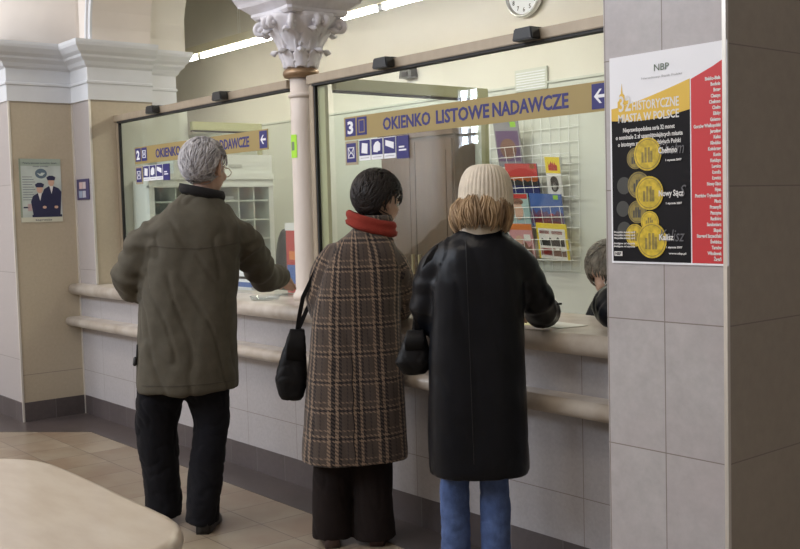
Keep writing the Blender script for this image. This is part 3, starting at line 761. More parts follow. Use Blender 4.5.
# yellow forms on the clerk's counter
for k in range(2):
    o = tag(B('paper_form', (-.1, -.07, 0), (.1, .07, .001), mat('form_paper', (.72, .68, .35) if k == 0 else (.74, .76, .7), .8)), ('pale yellow form lying on the counter near the clerk', 'pale grey form overlapping the yellow one on the counter')[k], 'form')
    o.location = (-2.93+.16*k, 3.07+.012*k, .9685+.0012*k); o.rotation_euler = (0, 0, math.radians(8-18*k))

# ------------------------------------------------------------------ posters
t = empty('coin_poster', (-2.036, PY-.002, 1.266), label='large coin poster with a gold band and red strip on the right pillar', cat='poster')
PW, PH = .407, .622
B('poster_sheet', (0, -.002, 0), (PW, 0, PH), M['white'], t); y = -.002
B('black_field', (.006, y-.0005, .006), (.286, y, .46), M['dark'], t)
bm = bmesh.new(); prism(bm, [(.29, .006), (.402, .006), (.402, .575), (.36, .555), (.29, .528)], y-.0006, y, axis='y'); link('red_strip', bm, M['red'], t)
bm = bmesh.new(); n_ = 16
top = [(.006+.28*k/n_, .468+.062*(k/n_)**1.3) for k in range(n_+1)]; bot = [(.006+.28*k/n_, .432-.012*math.sin(PI*k/n_)+.012*(k/n_)) for k in range(n_+1)]
prism(bm, bot+top[::-1], y-.0010, y, axis='y')
for q in ([(.03, .47), (.03, .487), (.036, .492), (.036, .505), (.043, .512), (.046, .54), (.049, .512), (.056, .505), (.056, .492), (.063, .488), (.075, .492), (.075, .48)],): prism(bm, q, y-.0010, y, axis='y')
link('gold_band', bm, M['yellow'], t)
wp = MC['white']
def T(s_, x_, z_, size, mm=None, wdt=None, bold=0, align='LEFT', shear=0, yy=.0014): return text(s_, size, mm or wp, t, (x_, y-yy, z_), RX, UZ, bold=bold, width=wdt, align=align, depth=.0002, shear=shear)
T('NBP', .165, .565, .028, mat('poster_grey', (.12, .17, .12), .6), .052)
T('Narodowy Bank Polski', .12, .545, .009, mat('poster_pale', (.5, .5, .52), .6), .14)
T('32', .035, .458, .066, None, .045, bold=.0008); T('HISTORYCZNE', .085, .458, .038, None, .165, bold=.0006); T('MIASTA W POLSCE', .032, .425, .034, None, .218, bold=.0006)
T('Nieprawdopodobna seria 32 monet', .05, .395, .018, None, .185, .0004); T('o nominale 2 zł upamiętniających miasta', .022, .374, .018, None, .24, .0004); T('o istotnym znaczeniu w dziejach Polski', .03, .353, .018, None, .225, .0004)
GOLD = mat('printed_gold', (.62, .45, .03), .4, noise_amt=.35, nscale=60); DG = mat('printed_dull_gold', (.26, .20, .045), .5, noise_amt=.4, nscale=60); FG = mat('printed_faint_coin', (.05, .05, .045), .5)
def coin(cx, cz, r, mm, k, nm='printed_coin'):
    bm = bmesh.new(); n_ = 36; yy = y-.0006-.0003*k
    prism(bm, [(cx+r*math.cos(2*PI*q/n_), cz+r*1.0*math.sin(2*PI*q/n_)) for q in range(n_)], yy-.0003, yy, axis='y'); o = link(nm, bm, mm, t)
    bm = bmesh.new()
    for a in range(n_):
        p = [(cx+r*s_*math.cos(2*PI*(a+e)/n_), cz+r*s_*math.sin(2*PI*(a+e)/n_)) for s_, e in ((.9, 0), (.9, 1), (.86, 1), (.86, 0))]; prism(bm, p, yy-.0005, yy-.0003, axis='y')
    for q in (-.35, -.12, .12, .3): box(bm, (cx+r*q-.1*r, yy-.0005, cz-r*.5), (cx+r*q+.06*r, yy-.0003, cz+r*(.55-abs(q)*1.2)))
    link('coin_relief', bm, DG if mm is GOLD else FG, t)
for i, (cx, cz, r, mm) in enumerate(((.05, .235, .026, FG), (.045, .165, .024, FG), (.05, .1, .026, FG), (.095, .315, .032, DG), (.105, .235, .04, DG), (.1, .155, .034, DG), (.145, .125, .032, GOLD), (.09, .085, .034, GOLD), (.14, .325, .049, GOLD), (.145, .21, .05, GOLD), (.152, .07, .053, GOLD))): coin(cx, cz, r, mm, i)
gw = mat('ghost_letters', (.12, .12, .13), .5)
for w1, z_, wd, g_, gx in (('Chełmno', .325, .065, 'Chełm', .20), ('Nowy Sącz', .2, .085, 'S', .272), ('Kalisz', .072, .05, 'Kalisz', .2)):
    T(g_, gx-.02, z_-.004, .05, gw, .022 if g_ == 'S' else .088, shear=.3, yy=.0045); T(w1, .18, z_, .024, None, wd, .0006, yy=.0052)
    T('1 stycznia 2007', .205, z_-.024, .008, None, .055, .0003, yy=.0052)
for q in range(3): T('Wszystkie monety serii', .012, .092-.009*q, .008, None, .08, .0002, yy=.0052)
for q in range(2): T('dostępne od stycznia', .012, .058-.009*q, .008, None, .08, .0002, yy=.0052)
B('logo_box', (.014, y-.0052, .022), (.044, y-.0045, .036), wp, t); T('NBP', .018, .025, .012, M['dark'], .022, .0003, yy=.0056)
T('www.nbp.pl', .21, .03, .008, None, .06, .0003)
cities = 'Bielsko-Biała,Bochnia,Brzeg,Cieszyn,Chełmno,Chełm,Elbląg,Gniezno,Gorzów Wielkopolski,Jarosław,Kalisz,Kłodzko,Kołobrzeg,Konin,Kwidzyn,Legnica,Łomża,Łowicz,Nowy Sącz,Nysa,Piotrków Trybunalski,Płock,Przemyśl,Pszczyna,Racibórz,Sandomierz,Słupsk,Stargard Szczeciński,Świdnica,Tarnów,Włocławek,Żagań'.split(',')
for k, cn in enumerate(cities): text(cn, .0135, wp, t, (.386, y-.0014, .518-k*.01625), RX, UZ, sx=.72, bold=.0005, align='RIGHT', depth=.0002)
# staff poster on the left pier and a framed notice
t = empty('staff_poster', (-7.338, 2.57, 1.423), PI/2, label='pale poster showing two uniformed people in caps on the tan left pier', cat='poster')
# local x runs along +Y of the room
PW, PH = .30, .45
PB = mat('poster_pale_blue', (.52, .58, .55), .5, noise_amt=.15, nscale=8); NV = mat('poster_navy', (.02, .022, .07), .5)
def Q(nm, x0, x1, z0, z1, mm, k=1): return B(nm, (x0, -.002-.0006*k, z0), (x1, -.002-.0006*(k-1), z1), mm, t)
B('poster_sheet', (0, -.002, 0), (PW, 0, PH), PB, t)
Q('bottom_border', 0, PW, 0, .035, mat('poster_cream', (.62, .62, .50), .5)); Q('green_margin', 0, .012, .035, PH, mat('poster_green', (.28, .33, .25), .5)); Q('top_tint', .012, PW, .40, PH, mat('poster_sage', (.36, .43, .37), .5))
def shp(nm, pts, mm, k):
    bm = bmesh.new(); prism(bm, pts, -.002-.0006*k, -.002-.0006*(k-1), axis='y'); link(nm, bm, mm, t)
def circ(cx, cz, rx, rz, n_=20): return [(cx+rx*math.cos(2*PI*q/n_), cz+rz*math.sin(2*PI*q/n_)) for q in range(n_)]
shp('round_badge', circ(.155, .345, .043, .035), mat('poster_teal', (.1, .15, .2), .5), 2); shp('badge_bird', [(.125, .35), (.15, .342), (.158, .352), (.185, .35), (.165, .33), (.145, .33)], PB, 3)
for cx, cz, sc, bz in ((.14, .235, 1, .05), (.225, .285, 1.05, .05)):
    shp('uniform', [(cx-.052*sc, bz), (cx+.056*sc, bz), (cx+.07*sc, cz-.07), (cx+.05*sc, cz-.045), (cx+.018, cz-.03), (cx-.018, cz-.03), (cx-.05*sc, cz-.05), (cx-.066*sc, cz-.09)], NV, 3 if cx < .2 else 2)
    shp('shirt', [(cx-.014, cz-.03), (cx+.014, cz-.03), (cx, cz-.085)], wp, 5); shp('printed_face', circ(cx, cz, .022, .03), SKIN, 5)
    shp('cap', [(cx-.026, cz+.012), (cx+.026, cz+.012), (cx+.033, cz+.034), (cx+.012, cz+.045), (cx-.014, cz+.045), (cx-.033, cz+.032)], NV, 6)
    shp('printed_hand', circ(cx+.03, bz+.055, .014, .01), SKIN, 6)
Q('dark_base', .08, PW-.005, .035, .052, NV, 2); Q('red_patch', .05, .08, .08, .13, mat('poster_rose', (.55, .4, .4), .5), 2)
for k, (s_, x_, z_, wd) in enumerate((('Pewny partner na każdy dzień', .03, .415, .24), ('nasza poczta', .10, .392, .11))): text(s_, .015, NV, t, (x_, -.0032, z_), RX, UZ, width=wd, depth=.0002)
for k in range(10): Q('text_line', .02, .09+.01*(k % 3), .32-.018*k, .323-.018*k, NV, 2)
Q('ribbon', .02, .06, .1, .11, NV, 2); text('zaprasza', .02, NV, t, (.1, -.0032, .01), RX, UZ, width=.12, depth=.0002)
t = empty('small_notice', (-7.305, 2.978, 1.575), label='small navy edged notice frame on the narrow face beside the left window', cat='notice')
B('notice_frame', (0, -.006, 0), (.215, 0, .148), mat('notice_navy', (.06, .05, .12), .5), t)
for x_, z_, c_ in ((.05, .078, (.55, .4, .38)), (.11, .078, (.5, .42, .42)), (.04, .015, (.3, .35, .45)), (.105, .015, (.45, .45, .5))): B('notice_photo', (x_, -.008, z_), (x_+.055, -.006, z_+.048), mat('notice_print', c_, .5), t)

# ------------------------------------------------------------------ marble table in the foreground
t = empty('writing_table', (-2.5, .5, 0), label='beige marble writing table with clipped corners in the near left corner', cat='table')
pts = [(-3.05, 1.01), (-3.01, 1.04), (-2.96, 1.062), (-2.89, 1.076), (-2.75, 1.081), (-2.27, 1.083), (-2.19, 1.082), (-2.13, 1.074), (-2.07, 1.052), (-2.02, 1.02), (-1.985, .98), (-1.965, .93), (-1.96, .85), (-1.96, .15), (-2.0, .02), (-2.12, -.05), (-2.9, -.06), (-3.06, .0), (-3.12, .1), (-3.12, .9), (-3.10, .96)]
cxy = Vector((-2.54, .51)); bm = bmesh.new(); rings = []
for k in range(9):
    a = -PI/2+PI*k/8; off = -.024+.024*math.cos(a); z = .726+.024*math.sin(a); ring = []
    for i_, p in enumerate(pts):
        pv = Vector(p); d = Vector(pts[(i_+1) % len(pts)])-Vector(pts[i_-1]); n2 = Vector((d.y, -d.x)).normalized()
        if n2.dot(pv-cxy) < 0: n2 = -n2
        q = pv+n2*off; ring.append(bm.verts.new((q.x+2.5, q.y-.5, z)))
    rings.append(ring)
for a, b_ in zip(rings, rings[1:]):
    for k in range(len(pts)):
        f = bm.faces.new((a[k], a[(k+1) % len(pts)], b_[(k+1) % len(pts)], b_[k])); f.smooth = True
bm.faces.new(rings[0]); bm.faces.new(rings[-1][::-1])
me_o = link('table_top', bm, M['marble'], t)
B('pedestal', (-.28, -.28, .06), (.22, .3, .702), M['marble'], t, bev=.01); B('plinth', (-.36, -.36, 0), (.3, .38, .06), M['base'], t)

# ------------------------------------------------------------------ people
def cloth(name, col, rough=.8, bump=.3, bscale=220, sheen=.03, var=.12, spec=.3, coat=0):
    m_ = mat(name, col, rough, spec=spec, noise_amt=var, nscale=25, bump=bump, bscale=bscale, sheen=sheen, coat=coat)
    return m_
M['skin'] = mat('skin', (.52, .33, .25), .5, noise_amt=.08, nscale=18, bump=.05, bscale=90)
M['jacket'] = cloth('olive_jacket', (.090, .080, .059), .78, bump=.15)
M['collar'] = cloth('dark_knit_collar', (.014, .013, .014), .9)
M['trousers_black'] = cloth('black_trousers', (.009, .009, .012), .9, spec=.15)
M['trousers_brown'] = cloth('dark_brown_trousers', (.016, .011, .010), .9, spec=.15)
M['leather'] = mat('black_leather', (.005, .006, .009), .36, noise_amt=.2, nscale=12, bump=.12, bscale=22, spec=.24)
M['jeans'] = cloth('blue_jeans', (.085, .135, .30), .85, bump=.3, var=.3)
M['shoe'] = mat('black_shoe', (.012, .011, .011), .35)
M['shoe_brown'] = mat('brown_shoe', (.08, .05, .045), .4)
M['scarf'] = cloth('red_scarf', (.27, .034, .022), .9, bump=.5, bscale=160)
M['bag'] = mat('black_bag', (.005, .005, .006), .5, bump=.1, bscale=40, spec=.25)
M['knit'] = cloth('beige_knit', (.74, .66, .54), .95, bump=.5, bscale=300, var=.15)
M['eye'] = mat('eye_white', (.7, .7, .68), .2)

def plaid_mat():
    m_ = bpy.data.materials.new('plaid_wool'); m_.use_nodes = True; nt = m_.node_tree; N = nt.nodes.new; L = nt.links.new
    b = nt.nodes['Principled BSDF']; b.inputs['Roughness'].default_value = .95; b.inputs['Sheen Weight'].default_value = .15
    at = N('ShaderNodeAttribute'); at.attribute_name = 'weave'; s = N('ShaderNodeSeparateXYZ'); L(at.outputs['Vector'], s.inputs[0])
    def mth(op, a, bb=None):
        n = N('ShaderNodeMath'); n.operation = op
        for i, v in enumerate((a, bb)):
            if v is None: continue
            if isinstance(v, (int, float)): n.inputs[i].default_value = v
            else: L(v, n.inputs[i])
        return n.outputs[0]
    def ramp(u, per, stops):
        r = N('ShaderNodeValToRGB'); r.color_ramp.interpolation = 'CONSTANT'; e = r.color_ramp.elements
        e[0].position = 0; e[0].color = (*[stops[0][1]]*3, 1); e[1].position = stops[1][0]; e[1].color = (*[stops[1][1]]*3, 1)
        for p, v in stops[2:]: q = e.new(p); q.color = (v, v, v, 1)
        L(mth('FRACT', mth('DIVIDE', u, per)), r.inputs[0]); return r.outputs[0]
    u, v = s.outputs[0], s.outputs[1]
    # 0 black, .5 mid, 1 tan
    wu = ramp(u, .094, [(0, .5), (.08, 1), (.20, 0), (.36, 1), (.48, .1), (.60, .5), (.80, .3), (.86, .5)])
    wv = ramp(v, .118, [(0, .5), (.08, .9), (.15, .1), (.24, .9), (.32, .5), (.46, .8), (.52, .5)])
    tw = mth('GREATER_THAN', mth('FRACT', mth('MULTIPLY', mth('ADD', u, v), 62)), .5)
    tw2 = mth('GREATER_THAN', mth('FRACT', mth('MULTIPLY', mth('SUBTRACT', u, v), 150)), .5)
    f = mth('ADD', mth('MULTIPLY', wu, tw), mth('MULTIPLY', wv, mth('SUBTRACT', 1, tw)))
    f = mth('ADD', mth('MULTIPLY', f, .7), mth('MULTIPLY', mth('ADD', wu, wv), .15))
    f = mth('ADD', f, mth('MULTIPLY', mth('SUBTRACT', tw2, .5), .08))
    r = N('ShaderNodeValToRGB'); e = r.color_ramp.elements; e[0].position = .12; e[0].color = (.010, .007, .008, 1); e[1].position = .95; e[1].color = (.27, .19, .13, 1)
    q = e.new(.5); q.color = (.064, .046, .037, 1); L(f, r.inputs[0])
    n = N('ShaderNodeTexNoise'); n.inputs['Scale'].default_value = 220; mx = N('ShaderNodeMix'); mx.data_type = 'RGBA'; mx.blend_type = 'OVERLAY'; mx.inputs[0].default_value = .35
    L(r.outputs[0], mx.inputs[6]); L(n.outputs[0], mx.inputs[7]); L(mx.outputs[2], b.inputs['Base Color'])
    bp = N('ShaderNodeBump'); bp.inputs['Strength'].default_value = .4; bp.inputs['Distance'].default_value = .003; L(n.outputs[0], bp.inputs['Height']); L(bp.outputs[0], b.inputs['Normal'])
    return m_
M['plaid'] = plaid_mat()

def seg_near(p, a, b_):
    d = b_-a; t_ = max(0, min(1, (p-a).dot(d)/d.dot(d))); return (p-(a+d*t_)).length, t_
def folds(me, amp, fz=(9, 9, 2.2), seed=0, limbs=(), lamp=.5):
    """cloth folds: long vertical waves on the trunk, rings across the sleeves"""
    me.calc_loop_triangles() if hasattr(me, 'calc_loop_triangles') else None
    nrm = [v.normal.copy() for v in me.vertices]
    for v, n in zip(me.vertices, nrm):
        p = v.co; a = noise.noise(Vector((p.x*fz[0]+seed, p.y*fz[1], p.z*fz[2])))
        a2 = noise.noise(Vector((p.x*22+seed, p.y*22, p.z*14)))
        cr = noise.noise(Vector((p.x*fz[0]*1.5+seed*3+p.z*1.5, p.y*fz[1]*1.5, p.z*fz[2]*2.2+p.x*3))); k = amp*(a*1.3 + .3*a2 - .75*(1-min(1, abs(cr)*1.6))**5)
        for A, B_, r in limbs:
            d, t_ = seg_near(p, A, B_)
            if d < r:
                ln = (B_-A).length*t_
                k = amp*lamp*(1.2*math.sin(ln*70+3*noise.noise(p*9+Vector((seed, 0, 0)))) * (.4+.6*abs(noise.noise(p*6))) + .7*a2)
                break
        v.co = p+n*k
def weave(me, cx, limbs=()):
    """cloth coordinates in metres carried by the garment itself"""
    at = me.attributes.new('weave', 'FLOAT_VECTOR', 'POINT')
    for i, v in enumerate(me.vertices):
        p = v.co; best = None
        for A, B_, r in limbs:
            d, t_ = seg_near(p, A, B_)
            if d < r and (best is None or d < best[0]): best = (d, t_, A, B_)
        if best:
            A, B_ = best[2], best[3]; ax = (B_-A).normalized(); s_ = ax.cross(Vector((0, 0, 1))).normalized(); q = p-A
            at.data[i].vector = (.02+math.atan2(q.dot(s_), q.dot(s_.cross(ax)))*.07, q.dot(ax), 0)
        else:
            wd = .17
            at.data[i].vector = (math.atan2(p.x-cx, -(p.y)+.02)*wd+.5, p.z, 0)

def head_shape(bm, c, yawd, pitd=0, s=1.0):
    """skull, face with brow, nose, lips, chin and ears; the face looks along local +y"""
    T_ = Matrix.Translation(Vector(c)) @ Matrix.Rotation(math.radians(yawd), 4, 'Z') @ Matrix.Rotation(math.radians(pitd), 4, 'X') @ Matrix.Scale(s, 4)
    t_ = bmesh.new()
    ell(t_, (0, -.012, .028), (.074, .093, .088)); ell(t_, (0, .028, -.022), (.062, .064, .082)); ell(t_, (0, .042, -.078), (.040, .038, .030))
    ell(t_, (0, .078, -.098+.004), (.02, .016, .015)); ell(t_, (0, .078, .022), (.048, .018, .012))
    tube(t_, [(0, .088, .014), (0, .103, -.014), (0, .104, -.028)], [.009, .0115, .013], 10)
    for q in (-1, 1):
        ell(t_, (q*.012, .098, -.033), (.009, .010, .008), seg=12); ell(t_, (q*.040, .062, -.022), (.022, .022, .020), seg=12)
        ell(t_, (q*.076, -.004, -.004), (.010, .020, .031), Matrix.Rotation(q*.35, 3, 'Z'), seg=14)
        ell(t_, (q*.082, -.010, .008), (.008, .017, .020), Matrix.Rotation(q*.5, 3, 'Z'), seg=12); ell(t_, (q*.078, .002, -.030), (.007, .009, .011), seg=10)
    ell(t_, (0, .090, -.052), (.024, .010, .006), seg=12); ell(t_, (0, .088, -.063), (.020, .010, .006), seg=12)
    t_.transform(T_); merge(bm, t_)
    return T_
def hand(bm, w_, d, nrm, side, s=1.0, curl=.5):
    """palm with four unequal bent fingers and a thumb leaving the side; w_ wrist, d direction, nrm back of hand, side thumb side"""
    w_, d, nrm, side = Vector(w_), Vector(d).normalized(), Vector(nrm).normalized(), Vector(side).normalized()
    tube(bm, [w_-d*.02, w_+d*.02, w_+d*.06*s, w_+d*.085*s], [.026*s, .031*s, .040*s, .036*s], 14, flat=.42, upv=nrm)
    for k, (o_, ln) in enumerate(((.030, .072), (.010, .080), (-.010, .074), (-.029, .058))):
        p = w_+d*.082*s+side*o_*s; pts = [p-d*.02]; dd = d.copy(); a = 0
        for j, f_ in enumerate((.45, .3, .25)):
            a += curl*(.35+.35*j); dd = d*math.cos(a)-nrm*math.sin(a)+side*o_*.8; pts.append(pts[-1]+dd.normalized()*(ln*f_+(.02 if j == 0 else 0))*s)
        tube(bm, pts, [.0095*s, .009*s, .0085*s, .0075*s], 8)
    p = w_+d*.025*s+side*.026*s
    tube(bm, [p-side*.01, p+(side*.7+d*.6)*.035*s, p+(side*.62+d*.9-nrm*.3)*.058*s, p+(side*.4+d*1.1-nrm*.6)*.072*s], [.014*s, .0115*s, .010*s, .008*s], 8)
def shoe(parent, heel, yawd, material, ln=.28, name='shoe'):
    bm = bmesh.new(); secs = []
    for y_, wd, h in ((0, .028, .075), (.02, .034, .085), (.07, .036, .08), (.12, .037, .062), (.17, .045, .05), (.22, .043, .04), (.26, .030, .032), (.28, .012, .024)):
        y_ = y_*ln/.28; ring = []
        for k in range(14):
            a = PI*k/13; ring.append((wd*math.cos(a), y_, .004+(h-.004)*math.sin(a)**.6 if 0 < k < 13 else .0))
        secs.append([bm.verts.new(p) for p in ring])
    for a, b_ in zip(secs, secs[1:]):
        for k in range(13):
            f = bm.faces.new((a[k], a[k+1], b_[k+1], b_[k])); f.smooth = True
        bm.faces.new((a[13], a[0], b_[0], b_[13]))
    bm.faces.new(secs[0]); bm.faces.new(secs[-1][::-1])
    bm.transform(Matrix.Translation(Vector(heel)) @ Matrix.Rotation(math.radians(yawd), 4, 'Z'))
    return link(name, bm, material, parent, True)
def hair_cap(T_, c, r, keep, amp, seed, n_locks, ln, width, flow, s=1.0, mm=None, name='hair', parent=None, jitter=.3, lift=.004):
    """a cap of hair following the skull with tapered locks laid over it"""
    bm = bmesh.new(); t_ = bmesh.new(); bmesh.ops.create_uvsphere(t_, u_segments=56, v_segments=40, radius=1)
    c = Vector(c); dele = []
    for v in t_.verts:
        p = Vector((v.co.x*r[0], v.co.y*r[1], v.co.z*r[2])); k = 1+amp*noise.noise(p*28+Vector((seed, 0, 0)))+amp*.6*noise.noise(p*70)
        v.co = c+p*k
        if not keep(v.co): dele.append(v)
    bmesh.ops.delete(t_, geom=dele, context='VERTS')
    g = bmesh.ops.solidify(t_, geom=t_.faces[:], thickness=.006)
    for f in t_.faces: f.smooth = True
    merge(bm, t_)
    rnd = random.Random(seed); made = 0
    while made < n_locks:
        a, z = rnd.uniform(0, 2*PI), rnd.uniform(-.75, 1); q = math.sqrt(max(0, 1-z*z)); nn = Vector((q*math.cos(a), q*math.sin(a), z))
        p = c+Vector((nn.x*r[0], nn.y*r[1], nn.z*r[2]))
        if not keep(p): continue
        made += 1; d = Vector(flow(p-c)); d += Vector([rnd.gauss(0, jitter) for _ in range(3)]); pts = []; cur = p.copy()
        for j in range(5):
            loc = cur-c; e = math.sqrt((loc.x/r[0])**2+(loc.y/r[1])**2+(loc.z/r[2])**2); nn = Vector((loc.x/r[0]**2, loc.y/r[1]**2, loc.z/r[2]**2)).normalized()
            onto = c+loc/e; pts.append(onto+nn*(lift+.003*math.sin(j*.8)))
            dd = d-nn*d.dot(nn); 
            if dd.length < .01: break
            cur = onto+dd.normalized()*ln/4*rnd.uniform(.8, 1.2)
        if len(pts) > 2: tube(bm, pts, [width*(.5+.5*math.sin(PI*(j+.7)/(len(pts)+.6))) for j in range(len(pts))], 5, flat=.6)
    bm.transform(T_)
    return link(name, bm, mm, parent, True)
def strap(parent, pts, wd, material, name='strap', th=.003):
    bm = bmesh.new(); pts = [Vector(p) for p in pts]; rows = []
    for i, p in enumerate(pts):
        d = (pts[min(i+1, len(pts)-1)]-pts[max(i-1, 0)]).normalized(); s_ = d.cross(Vector((0, -1, .3))).normalized(); n = s_.cross(d)
        rows.append([bm.verts.new(p+s_*a*wd/2+n*b_*th) for a, b_ in ((-1, -1), (1, -1), (1, 1), (-1, 1))])
    for a, b_ in zip(rows, rows[1:]):
        for k in range(4): bm.faces.new((a[k], a[(k+1) % 4], b_[(k+1) % 4], b_[k]))
    bm.faces.new(rows[0]); bm.faces.new(rows[-1][::-1]); return link(name, bm, material, parent)

def person(loc, rz, label, head, neck, torso, arms, legs, hands, feet):
    """head (centre, yaw, pitch, scale); torso lofted sections; arms, legs = (points, radii)"""
    bm = bmesh.new(); T_ = head_shape(bm, *head)
    tube(bm, neck[0], neck[1], 14); loft(bm, torso, pw=2.2)
    for p, r in arms+legs: tube(bm, p, r, 14)
    for h in hands: hand(bm, **h)
    for f_ in feet: ell(bm, f_, (.035, .09, .03))
    o = put('person', fuse(bm, .0065, 3), M['skin']); o.location = loc; o.rotation_euler = (0, 0, rz)
    tag(o, label, 'person')
    for q in (-1, 1):
        b2 = bmesh.new(); ell(b2, (q*.030, .0775, .002), (.0125, .011, .0085), seg=14); b2.transform(T_); e = link('eye', b2, M['eye'], o, True)
        b3 = bmesh.new(); ell(b3, (q*.030, .0865, .002), (.0052, .003, .0052), seg=10); b3.transform(T_); link('iris', b3, M['black'], e, True)
    return o, T_
V3 = Vector

# --- the grey-haired man at the left window
rzm = math.radians(152.06-90)
HS = (.076, .0, 1.655)
man, Tm = person((-4.28, 2.27, 0), rzm, 'grey-haired man in an olive green jacket and black trousers, reaching to the left window',
    (HS, -38, -8, 1.13), ([(.05, -.005, 1.46), (.065, .0, 1.53), (.078, -.002, 1.60)], [.06, .055, .056]),
    [(.78, -.04, 0, .15, .105), (.95, -.03, 0, .145, .10), (1.12, -.01, 0, .16, .10), (1.30, .015, 0, .165, .095), (1.40, .025, 0, .13, .07), (1.47, .04, 0, .07, .05)],
    [([(-.11, 0, 1.35), (-.275, .04, 1.16), (-.14, .30, 1.06)], [.05, .042, .03]), ([(.18, .01, 1.37), (.335, .26, 1.14), (.44, .465, 1.115)], [.05, .042, .028])],
    [([(-.12, .01, .82), (-.17, .08, .47), (-.165, .10, .08)], [.085, .055, .04]), ([(.045, -.01, .82), (.055, -.03, .47), (.005, -.10, .08)], [.085, .055, .04])],
    [dict(w_=(.440, .465, 1.115), d=(.45, .8, -.3), nrm=(-.3, -.1, .95), side=(-.8, .5, .1), curl=.7), dict(w_=(-.13, .32, 1.058), d=(.3, .9, -.35), nrm=(0, .2, 1), side=(1, -.2, 0), curl=.6)],
    [(-.165, .17, .035), (.005, -.03, .035)])
L1 = [(V3((-.17, 0, 1.42)), V3((-.30, .05, 1.16)), .12), (V3((-.30, .05, 1.15)), V3((-.15, .29, 1.07)), .10), (V3((.21, .02, 1.39)), V3((.33, .25, 1.15)), .11), (V3((.33, .25, 1.15)), V3((.435, .45, 1.12)), .1)]
bm = bmesh.new()
loft(bm, [(.637, -.037, 0, .226, .165), (.66, -.037, 0, .23, .17), (.85, -.032, 0, .228, .165), (1.05, -.022, 0, .226, .155), (1.2, .0, 0, .222, .15), (1.32, .012, -.005, .222, .142), (1.39, .02, -.01, .218, .128), (1.44, .028, -.012, .185, .11), (1.485, .038, -.01, .140, .092), (1.525, .046, -.008, .105, .08), (1.55, .052, -.005, .085, .072)], pw=2.6)
tube(bm, [(-.12, -.005, 1.375), (-.205, .01, 1.315), (-.285, .04, 1.17), (-.27, .10, 1.12), (-.15, .29, 1.065)], [.085, .09, .082, .078, .052], 18)
tube(bm, [(.165, .0, 1.365), (.245, .06, 1.31), (.325, .21, 1.175), (.345, .28, 1.13), (.435, .45, 1.115)], [.085, .086, .078, .074, .058], 18)
me = fuse(bm, .0095, 6); folds(me, .012, (7, 7, 2.0), 3, L1, .7)
jk = put('jacket', me, M['jacket'], man)
# back yoke seam, hem seam, collar and toggle
def on_surface(o, x, z, y0=-1.0, off=.001):
    hit, co, n, i = o.ray_cast(V3((x, y0, z)), V3((0, 1, 0))); return co+n*off if hit else None
def seam(o, pts, r, material, name='seam', parent=None):
    q = [on_surface(o, x, z) for x, z in pts]; q = [p for p in q if p is not None]
    if len(q) > 2:
        bm = bmesh.new(); tube(bm, q, r, 6); return link(name, bm, material, parent or o, True)
bpy.context.view_layer.update()
SEAM = cloth('seam_thread', (.07, .06, .048), .9)
seam(jk, [(-.18+.4*k/30, 1.315-.02*math.sin(PI*k/30)) for k in range(31)], .0018, SEAM)
seam(jk, [(-.24+.41*k/30, .685) for k in range(31)], .0018, SEAM)
bm = bmesh.new()
n_ = 30
for ring in (0,):
    rows = []
    for i in range(n_+1):
        a = math.radians(150+240*i/n_); rx, ry = .094, .084
        rows.append([bm.verts.new((.06+(rx+dx)*math.cos(a), .0+(ry+dx)*math.sin(a), z)) for dx, z in ((.008, 1.535+.022*-math.cos(a)), (.012, 1.55+.022*-math.cos(a)), (.006, 1.572+.022*-math.cos(a)), (-.006, 1.568+.022*-math.cos(a)), (-.004, 1.52+.022*-math.cos(a)))])
    for a, b_ in zip(rows, rows[1:]):
        for k in range(5):
            f = bm.faces.new((a[k], a[(k+1) % 5], b_[(k+1) % 5], b_[k])); f.smooth = True
    bm.faces.new(rows[0]); bm.faces.new(rows[-1][::-1])
tag(link('collar', bm, M['collar'], jk, True), 'dark knitted collar')
bm = bmesh.new(); tube(bm, [(-.258, -.02, .86), (-.262, -.03, .80), (-.258, -.03, .74)], .004, 8); tube(bm, [(-.268, -.03, .80), (-.272, -.035, .775)], .009, 8); link('toggle', bm, M['black'], jk, True)
bm = bmesh.new(); tube(bm, [(.425, .435, 1.117), (.448, .472, 1.117)], [.046, .042], 18); link('shirt_cuff', bm, M['white'], jk, True)
bm = bmesh.new()
tube(bm, [(-.12, .0, .80), (-.17, .02, .62), (-.19, .045, .47), (-.18, .06, .30), (-.172, .08, .12), (-.172, .085, .035)], [.115, .112, .10, .09, .087, .088], 18, tight=True, flat=1.05)
tube(bm, [(.02, .0, .80), (.05, -.01, .62), (.06, -.02, .47), (.03, -.055, .30), (.008, -.085, .12), (.004, -.085, .035)], [.115, .105, .084, .08, .082, .082], 18, tight=True, flat=1.05)
loft(bm, [(.66, -.04, 0, .17, .115), (.85, -.04, 0, .16, .11), (.95, -.04, 0, .15, .10)])
me = fuse(bm, .009, 5); folds(me, .008, (8, 8, 7), 11)
put('trousers', me, M['trousers_black'], man)
shoe(man, (-.175, .0, 0), 6, M['shoe']); shoe(man, (.0, -.165, 0), -14, M['shoe'])
GH = mat('grey_hair', (.50, .49, .51), .7, noise_amt=.45, nscale=55, nstretch=(1, 1, .35), dark=(.25, .24, .255))
def keep_short(v, back=-.062, front=.058):
    return (v.z > .052) or (v.y < .022 and v.z > back) if v.y < front or v.z > .06 else False
hair_cap(Tm, (0, -.014, .028), (.084, .102, .096), lambda v: (v.z > .05 and v.y < .08) or (v.y < .0 and v.z > -.098 and not (abs(v.x) > .066 and v.y > -.03 and v.z < .03)), .035, 5, 620, .05, .0032, lambda p: (p.x*.2, -.6, -1.0 if p.y < 0 else -.1), mm=GH, parent=man, jitter=.35)
bm = bmesh.new()
